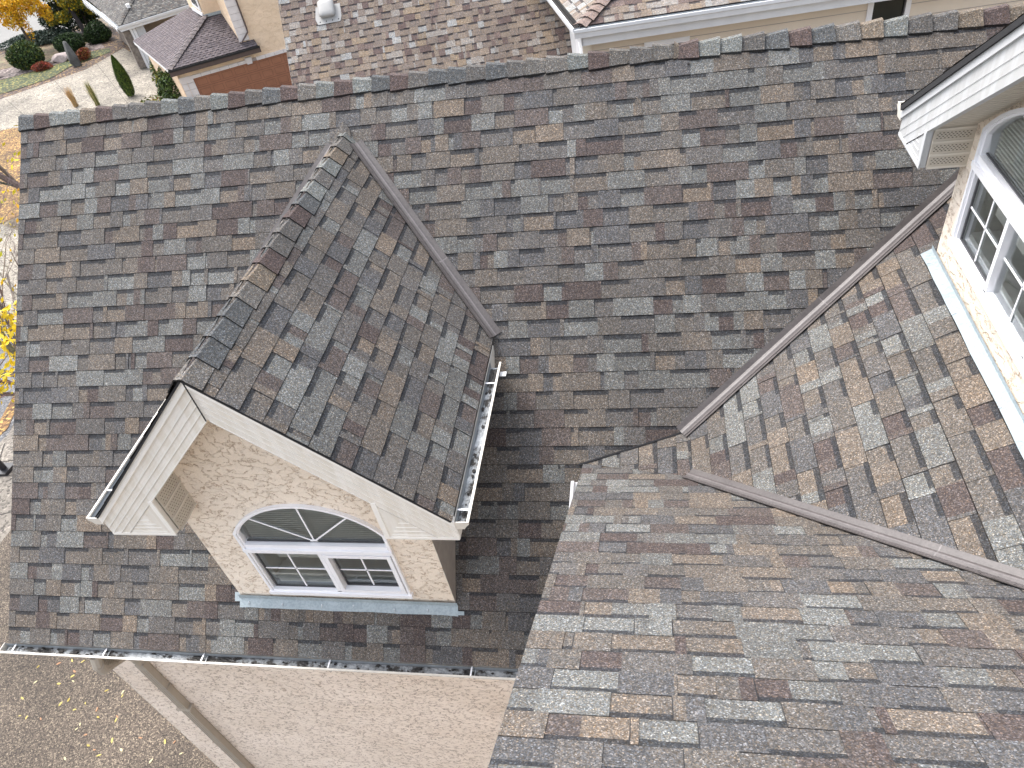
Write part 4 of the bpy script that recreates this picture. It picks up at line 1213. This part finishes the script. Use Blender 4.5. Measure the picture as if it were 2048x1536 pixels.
YEL = [((.72, .42, .015), 5), ((.62, .33, .012), 4), ((.80, .52, .04), 3), ((.35, .30, .03), 1)]
YG = [((.16, .17, .02), 4), ((.09, .12, .02), 4), ((.42, .32, .02), 2)]
RED = [((.32, .06, .03), 3), ((.25, .045, .03), 2), ((.28, .13, .04), 1)]
BARK = (.10, .08, .065)
def shrub(name, label, cat, x, y, rad, n, size, pal, seed, core=(.01, .018, .007), group=None, lift=.85):
    z = gz(x, y); rng = random.Random(seed); root = thing(name, label, cat, group)
    mb = MB(); c = V((x, y, z+rad[2]*lift)); leaves(mb, c, rad, n, size, pal, rng, .72)
    # twiggy inner mass
    leaves(mb, c, tuple(r*.78 for r in rad), n//3, size*2.2, [(core, 1)], rng, .6)
    mb.build('foliage', root)
    mb = MB(); mb.tube([(x, y, z-.05), (x, y, z+rad[2])], [.06, .03], 'bark', BARK, n=6); mb.build('trunk', root)
    base_at(root, (x, y, z)); return root
shrub('round_shrub', 'rounded yellow-tinged evergreen shrub nearest the lawn at the far left', 'shrub', -39.9, 49.2, (1.25, 1.15, 1.0), 5200, .15, GREEN+[((.13, .14, .02), 1.5)], 1)
shrub('round_shrub', 'rounded dark evergreen shrub in the middle, beside the tree trunk', 'shrub', -38.0, 52.0, (1.15, 1.0, .75), 4600, .14, GREEN[:3]+DARK[1:], 2)
shrub('round_shrub', 'rounded dark evergreen shrub closest to the grey roofed house', 'shrub', -36.7, 53.9, (1.0, .9, .75), 4200, .14, GREEN[:3]+DARK[1:], 3)
shrub('round_shrub', 'small dark shrub behind the bare twigs at the far left', 'shrub', -42.6, 47.5, (.9, .8, .6), 2400, .14, DARK+GREEN, 4)
shrub('red_shrub', 'low crimson shrub beside the lawn', 'shrub', -38.3, 48.3, (.75, .6, .30), 1300, .09, RED, 5, core=(.09, .03, .02))
shrub('red_shrub', 'rusty orange shrub beside the tall leaning rock', 'shrub', -35.6, 49.6, (.6, .8, .45), 1300, .09, RED+[((.30, .15, .03), 3)], 6, core=(.08, .04, .02))
shrub('juniper', 'flat spreading grey green juniper by the bright street', 'shrub', -43.6, 56.0, (3.4, 1.6, .45), 5200, .14, [((.07, .10, .075), 3), ((.04, .065, .05), 3)], 7, core=(.02, .03, .024))
#shrub('dark_conifer', 'dark conifer in the shade under the yellow tree', 'tree', -42.6, 60.4, (1.9, 1.7, 2.0), 5200, .22, DARK, 8)
#shrub('dark_conifer', 'dark conifer to the right of the shaded one under the yellow tree', 'tree', -39.8, 59.6, (1.9, 1.6, 1.8), 4600, .22, DARK+[((.10, .05, .02), .6)], 9)
# columnar arborvitae
def arbor(x, y, h):
    z = gz(x, y); rng = random.Random(12); root = thing('arborvitae', 'small columnar green arborvitae on the far driveway edge', 'tree')
    mb = MB()
    for _ in range(7500):
        t = rng.random()**.8; r = .40*(math.sin(math.pi*(t*.86+.14))**.7)*(1-.25*t)
        a = rng.random()*6.283; rr = r*rng.uniform(.55, 1.1); p = V((x+rr*math.cos(a), y+rr*math.sin(a), z+.08+t*h))
        o = V((math.cos(a)*.35, math.sin(a)*.35, 1)).normalized(); sd_ = V((-math.sin(a), math.cos(a), 0))
        s = rng.uniform(.08, .17); c = pick(rng, [((.075, .125, .02), 4), ((.04, .08, .015), 4), ((.13, .18, .035), 3), ((.018, .03, .01), 3)])
        mb.face([p-sd_*s*.3, p+sd_*s*.3, p+o*s], 'leaf', c)
    mb.build('foliage', root); mb = MB(); mb.tube([(x, y, z-.05), (x, y, z+.8*h)], [.05, .02], 'bark', BARK); mb.build('trunk', root); base_at(root, (x, y, z))
arbor(-26.3, 40.3, 2.35)
def grass(x, y, label, pal, seed, h=1.0):
    z = gz(x, y); rng = random.Random(seed); mb = MB()
    for _ in range(150):
        a = rng.random()*6.283; sp = rng.random()*.26; l = h*rng.uniform(.6, 1.1); p = V((x+rng.gauss(0, .06), y+rng.gauss(0, .06), z))
        q = p+V((math.cos(a)*sp*.5, math.sin(a)*sp*.5, l*.6)); r_ = p+V((math.cos(a)*sp*1.2, math.sin(a)*sp*1.2, l))
        s = V((-math.sin(a), math.cos(a), 0))*.012; c = pick(rng, pal)
        mb.face([p-s, p+s, q+s, q-s], 'leaf', c); mb.face([q-s, q+s, r_], 'leaf', c)
    o = mb.build('grass_tuft'); tag(o, label, 'ornamental grass'); 
grass(-29.9, 39.6, 'straw coloured ornamental grass tuft showing just over the ridge at left', [((.55, .36, .16), 3), ((.45, .32, .16), 2)], 1, 1.3)
grass(-28.2, 39.4, 'green based ornamental grass tuft showing over the ridge, right of the straw one', [((.45, .38, .18), 2), ((.14, .17, .04), 2)], 2, 1.5)
# ivy / vine mass against the garage house
def vine():
    rng = random.Random(5); root = thing('climbing_vine', 'leafy green and yellowing vine spilling beside the brown garage door house', 'plant')
    mb = MB()
    for (c, r, n, pal) in (((-20.9, 37.2, -7.6), (1.0, 1.2, 1.2), 3800, GREEN+[((.09, .15, .03), 2)]), ((-22.3, 39.4, -7.6), (1.0, 1.3, 1.3), 3200, GREEN+YG[:1]),
                           ((-24.2, 41.6, -7.6), (.8, 1.1, 1.2), 1600, GREEN+[((.30, .30, .06), 3), ((.40, .33, .12), 2)]), ((-22.0, 37.2, -8.3), (1.6, 1.0, .5), 1600, YG+[((.20, .10, .04), 2)])):
        leaves(mb, c, r, n, .17, pal, rng, .45)
    mb.build('foliage', root)
    for k in range(6):
        mb = MB()
        p = V((-20.8-.55*k, 37+.75*k, GF)); mb.tube([p, p+V((.1, .1, 1.0)), p+V((-.1, .2, 2.0))], [.03, .02, .01], 'bark', BARK, n=5); mb.build('stem', root)
    base_at(root, (-22, 39, GF))
vine()
# boulder, leaning rock
def rock(x, y, rad, label, seed, mat, name='boulder', lean=(0, 0)):
    import bmesh
    rng = random.Random(seed); bm = bmesh.new(); bmesh.ops.create_icosphere(bm, subdivisions=3, radius=1)
    z = gz(x, y)
    ax = [(V((rng.gauss(0, 1), rng.gauss(0, 1), rng.gauss(0, 1))).normalized(), rng.uniform(.6, .95)) for _ in range(12)]
    for v in bm.verts:
        d = v.co.copy()
        for q, lim in ax:
            k = v.co.dot(q)
            if k > lim: v.co -= q*(k-lim)
        hgt = v.co.z
        v.co = V((v.co.x*rad[0]+lean[0]*max(0, hgt), v.co.y*rad[1]+lean[1]*max(0, hgt), v.co.z*rad[2]+rad[2]*.6))
    me = bpy.data.meshes.new(name); bm.to_mesh(me); bm.free(); me.materials.append(M[mat])
    o = bpy.data.objects.new(name, me); o.location = (x, y, z); COL.objects.link(o); tag(o, label, 'rock')
rock(-37.6, 50.0, (.9, .7, .38), 'pale pinkish boulder lying in the rock bed', 3, 'boulder')
M['slate'] = plain('dark_slate', (.085, .085, .08), .85, .3, 3, .4, bs=8)
rock(-35.3, 48.2, (.45, .4, 1.1), 'tall dark pointed rock leaning at the edge of the far driveway', 6, 'slate', 'standing_rock', (-.35, .25))

def tree(name, label, x, y, trunk_r, h, crown, pal, leafn, size, seed, spread=1.0, levels=4, lean=(0, 0), bark=BARK, leaf_clusters=None, start=.3, nb=4, kids=3, h0=None):
    """branching skeleton; leaves hang round the tips"""
    z = gz(x, y); rng = random.Random(seed); root = thing(name, label, 'tree')
    tr = MB(); br = MB(); tips = []
    def grow(p, d, l, r, lev, mb):
        n = 4; pts = [p]; rads = [r]
        for i in range(n):
            d = (d+V((rng.gauss(0, .10), rng.gauss(0, .10), rng.gauss(0, .06)+.03))).normalized()
            p = p+d*l/n; pts.append(p); rads.append(r*(1-.42*(i+1)/n))
        mb.tube(pts, rads, 'bark', tuple(c*rng.uniform(.85, 1.2) for c in bark), n=7 if lev == 0 else 5 if lev < 3 else 3)
        tips.append((p, lev))
        if lev >= levels: return
        k = nb if lev == 0 else kids
        for j in range(k):
            a = rng.random()*6.283; ang = rng.uniform(.35, .8)*spread
            o = d.orthogonal().normalized(); o = (o*math.cos(a)+d.cross(o)*math.sin(a))
            dd = (d*math.cos(ang)+o*math.sin(ang)).normalized()
            s = pts[rng.choice((2, 3, 4))] if lev else pts[rng.choice((3, 4, 4))]
            grow(s, dd, l*rng.uniform(.55, .8), rads[-1]*rng.uniform(.55, .8), lev+1, br)
    grow(V((x, y, z-.1)), V((lean[0], lean[1], 1)).normalized(), h, trunk_r, 0, tr)
    tr.build('trunk', root); br.build('branch', root)
    if leaf_clusters:
        for c in leaf_clusters:
            c = V(c); q = min(tips, key=lambda t: (t[0]-c).length)[0]
            br2 = MB(); br2.tube([q, q.lerp(c, .5)+V((0, 0, -.06)), c], [.02, .014, .006], 'bark', bark, n=5)
            br2.build('branch', root)
    if leafn:
        mb = MB(); tt = [p for p, l in tips if l >= max(2, levels-1)]
        for _ in range(leafn):
            p = rng.choice(tt)+V((rng.gauss(0, 1), rng.gauss(0, 1), rng.gauss(0, .8)))*crown
            a = V((rng.gauss(0, 1), rng.gauss(0, 1), rng.gauss(0, .7))).normalized(); b = a.orthogonal().normalized(); c = a.cross(b)
            s = size*rng.uniform(.6, 1.3); col = pick(rng, pal); col = tuple(q*rng.uniform(.75, 1.2) for q in col)
            mb.face([p-b*s*.5, p+c*s*.25, p+b*s*.5, p-c*s*.25], 'leaf', col)
        if leaf_clusters:
            for c in leaf_clusters:
                for _ in range(34):
                    p = V(c)+V((rng.gauss(0, 1), rng.gauss(0, 1), rng.gauss(0, .8)))*.13
                    a = V((rng.gauss(0, 1), rng.gauss(0, 1), rng.gauss(0, .7))).normalized(); b = a.orthogonal().normalized(); c_ = a.cross(b)
                    s = .12*rng.uniform(.6, 1.3); col = pick(rng, pal)
                    mb.face([p-b*s*.5, p+c_*s*.25, p+b*s*.5, p-c_*s*.25], 'leaf', col)
        mb.build('crown', root)
    base_at(root, (x, y, z)); return root, tips
def crown_tree(name, label, x, y, blobs, pal, n, size, seed, tr=.16, bark=BARK, top=None):
    z = gz(x, y); rng = random.Random(seed); root = thing(name, label, 'tree')
    mb = MB(); top = V(top or (x, y, z+3.2)); b0_ = V((x, y, z-.1))
    mid = b0_.lerp(top, .5)+V((.1, -.08, 0)); mb.tube([b0_, mid, top], [tr, tr*.8, tr*.55], 'bark', bark, n=8); mb.build('trunk', root)
    mb = MB()
    for c, r in blobs:
        c = V(c); m = top.lerp(c, .5)+V((rng.gauss(0, .15), rng.gauss(0, .15), .15)); mb.tube([top, m, c], [tr*.45, tr*.3, .03], 'bark', bark, n=5)
        for k in range(7):
            d = V((rng.gauss(0, 1), rng.gauss(0, 1), rng.gauss(0, 1))).normalized()*r[0]*.9; mb.tube([c, c+d*.5+V((0, 0, .1)), c+d], [.03, .02, .008], 'bark', bark, n=4)
    mb.build('branch', root)
    mb = MB(); tot = sum(r[0]*r[1] for _, r in blobs)
    for c, r in blobs: leaves(mb, c, r, int(n*r[0]*r[1]/tot), size, pal, rng, .25, lump=.6)
    mb.build('crown', root); base_at(root, (x, y, z))
crown_tree('yellow_tree', 'golden yellow leafed tree filling the top left corner', -42.4, 53.2,
   [((-41.5, 53.8, -5.0), (1.5, 1.5, .9)), ((-42.2, 52.6, -5.8), (.9, .9, .8)), ((-42.3, 53.6, -6.7), (.42, .42, 1.0)), ((-40.8, 54.5, -6.1), (.75, .6, .7)), ((-40.6, 52.4, -4.3), (1.1, 1.1, .6)), ((-42.7, 52.4, -4.9), (.8, .8, .6))], YEL, 8500, .17, 21, .12)
crown_tree('yellow_tree', 'green and gold tree between the golden tree and the grey roof', -39.5, 56.9,
   [((-39.2, 55.7, -6.0), (1.1, 1.1, .6)), ((-39.9, 55.1, -6.7), (.8, .8, .5)), ((-39.8, 58.0, -6.4), (1.2, 1.2, .6)), ((-39.6, 58.1, -7.3), (.85, .85, .6)), ((-38.4, 56.9, -7.0), (.6, .6, .4)), ((-41.1, 55.4, -7.0), (.6, .6, .6)), ((-38.2, 55.0, -5.3), (.8, .8, .4))], YG+[((.50, .32, .012), 2.5)], 8500, .17, 23, .12, bark=(.035, .03, .027))
crown_tree('dark_conifer', 'near black conifer in the shade beneath the yellow trees, right of the juniper', -41.5, 57.2,
   [((-41.5, 57.2, -7.0), (1.5, 1.4, 1.2)), ((-39.6, 57.8, -7.1), (1.2, 1.2, 1.1)), ((-43.0, 57.3, -7.3), (.8, .8, .8))], DARK, 6500, .2, 26, .1)
crown_tree('leaning_tree', 'tree with a thick dark leaning trunk rising between the dark round shrubs', -37.9, 54.2,
   [((-40.0, 56.5, -4.6), (1.2, 1.2, .7)), ((-38.8, 57.5, -5.0), (1.0, 1.0, .7)), ((-41.2, 56.8, -5.4), (1.0, 1.0, .6))], YG+DARK[:2], 3600, .2, 27, .2, bark=(.022, .018, .018), top=(-39.4, 55.6, -5.6))
tree('bare_tree', 'almost bare tree with the thicker trunk, beyond the left end of the ridge', -10.0, 14.35, .12, 6.6, .25, YEL[:1]+[((.62, .50, .06), 2)], 90, .09, 33, .42, 5, lean=(-.012, 0), bark=(.15, .12, .10), nb=9, kids=4)
CLU = [(-4.56, 5.67, -0.53), (-4.54, 5.38, -0.93), (-4.64, 4.92, -1.32), (-4.88, 5.9, -0.85), (-4.27, 5.09, -0.59), (-4.82, 6.1, -0.69), (-4.31, 5.05, -1.02)]
tree('bare_tree', 'pale bare branched tree just beyond the left rake, with a few clear yellow leaves', -6.3, 7.3, .10, 3.0, .10, [((.72, .52, .02), 3), ((.66, .54, .05), 1)], 700, .12, 46, .8, 5, bark=(.19, .16, .135), nb=14, kids=4, leaf_clusters=CLU)
# yellow leaf sprays near the eave: leaflets on the tips of that nearer tree
# black post at the left edge
def post():
    x, y = -9.35, 7.0; z = gz(x, y); root = thing('black_post', 'thick black pole standing on the sidewalk at the left edge', 'pole')
    mb = MB(); mb.tube([(x, y, z), (x, y, z+1.0)], [.075, .075], 'blackpost', n=10, cap=True); mb.build('pole', root)
    mb = MB(); mb.abox((x-.18, y-.18, z), (x+.18, y+.18, z+.10), 'blackpost'); mb.build('foot', root); base_at(root, (x, y, z))
post()

# fallen leaves on the aggregate driveway
rngL = random.Random(77)
LPIX = []
cols = [((.62, .50, .12), 4), ((.55, .38, .16), 2), ((.50, .27, .14), 2), ((.66, .58, .30), 2)]
protos = []
for k in range(4):
    mb = MB(); c = pick(rngL, cols) if k else (.62, .50, .12)
    l, w = .085, .028
    sp = [(-l/2, 0, 0), (-l/4, w/2, .004), (l/5, w/2, .006), (l/2, 0, .002), (l/5, -w/2, .008), (-l/4, -w/2, .003)]
    cols_ = [(.46, .38, .12), (.50, .45, .27), (.36, .20, .11), (.34, .27, .07)]
    mb.face([V(q) for q in sp], 'leaf', cols_[k])
    protos.append((mb, cols_[k]))
meshes = []
names = ['yellow', 'pale straw', 'rusty', 'olive yellow']
objs = []
for k, (mb, c) in enumerate(protos):
    o = mb.build('fallen_leaf'); meshes.append(o)
def to_px(p):
    d = V(p)-V((5.765, -2.6071, 5.4102)); z = d.dot(fw)
    return 1024+1465.5*d.dot(r2)/z, 768-1465.5*d.dot(u2)/z
spots = []
while len(spots) < 38:
    x, y = rngL.uniform(-7.6, 1.2), rngL.uniform(-1.8, 3.6)
    px, py = to_px((x, y, GZ))
    if px > 4 and py < 1528 and py > 1312+px*.05 and px < 205+(py-1329)*.98: spots.append((px, x, y))
spots.sort()
for i, (px, x, y) in enumerate(spots):
    k = rngL.choice((0, 0, 1, 1, 2, 3))
    o = meshes[k].copy()
    COL.objects.link(o)
    o.location = (x, y, gz(x, y)+.018); o.rotation_euler = (rngL.uniform(-.25, .25), rngL.uniform(-.25, .25), rngL.random()*6.28)
    s = rngL.uniform(.7, 1.15); o.scale = (s, s, s)
    n_ = i+1; suf = 'th' if 10 < n_ % 100 < 14 else {1: 'st', 2: 'nd', 3: 'rd'}.get(n_ % 10, 'th')
    tag(o, 'small %s leaf fallen on the pebbled driveway, %d%s from the left' % (names[k], n_, suf), 'leaf', 'fallen leaves on the driveway')
for o in meshes: bpy.data.objects.remove(o)
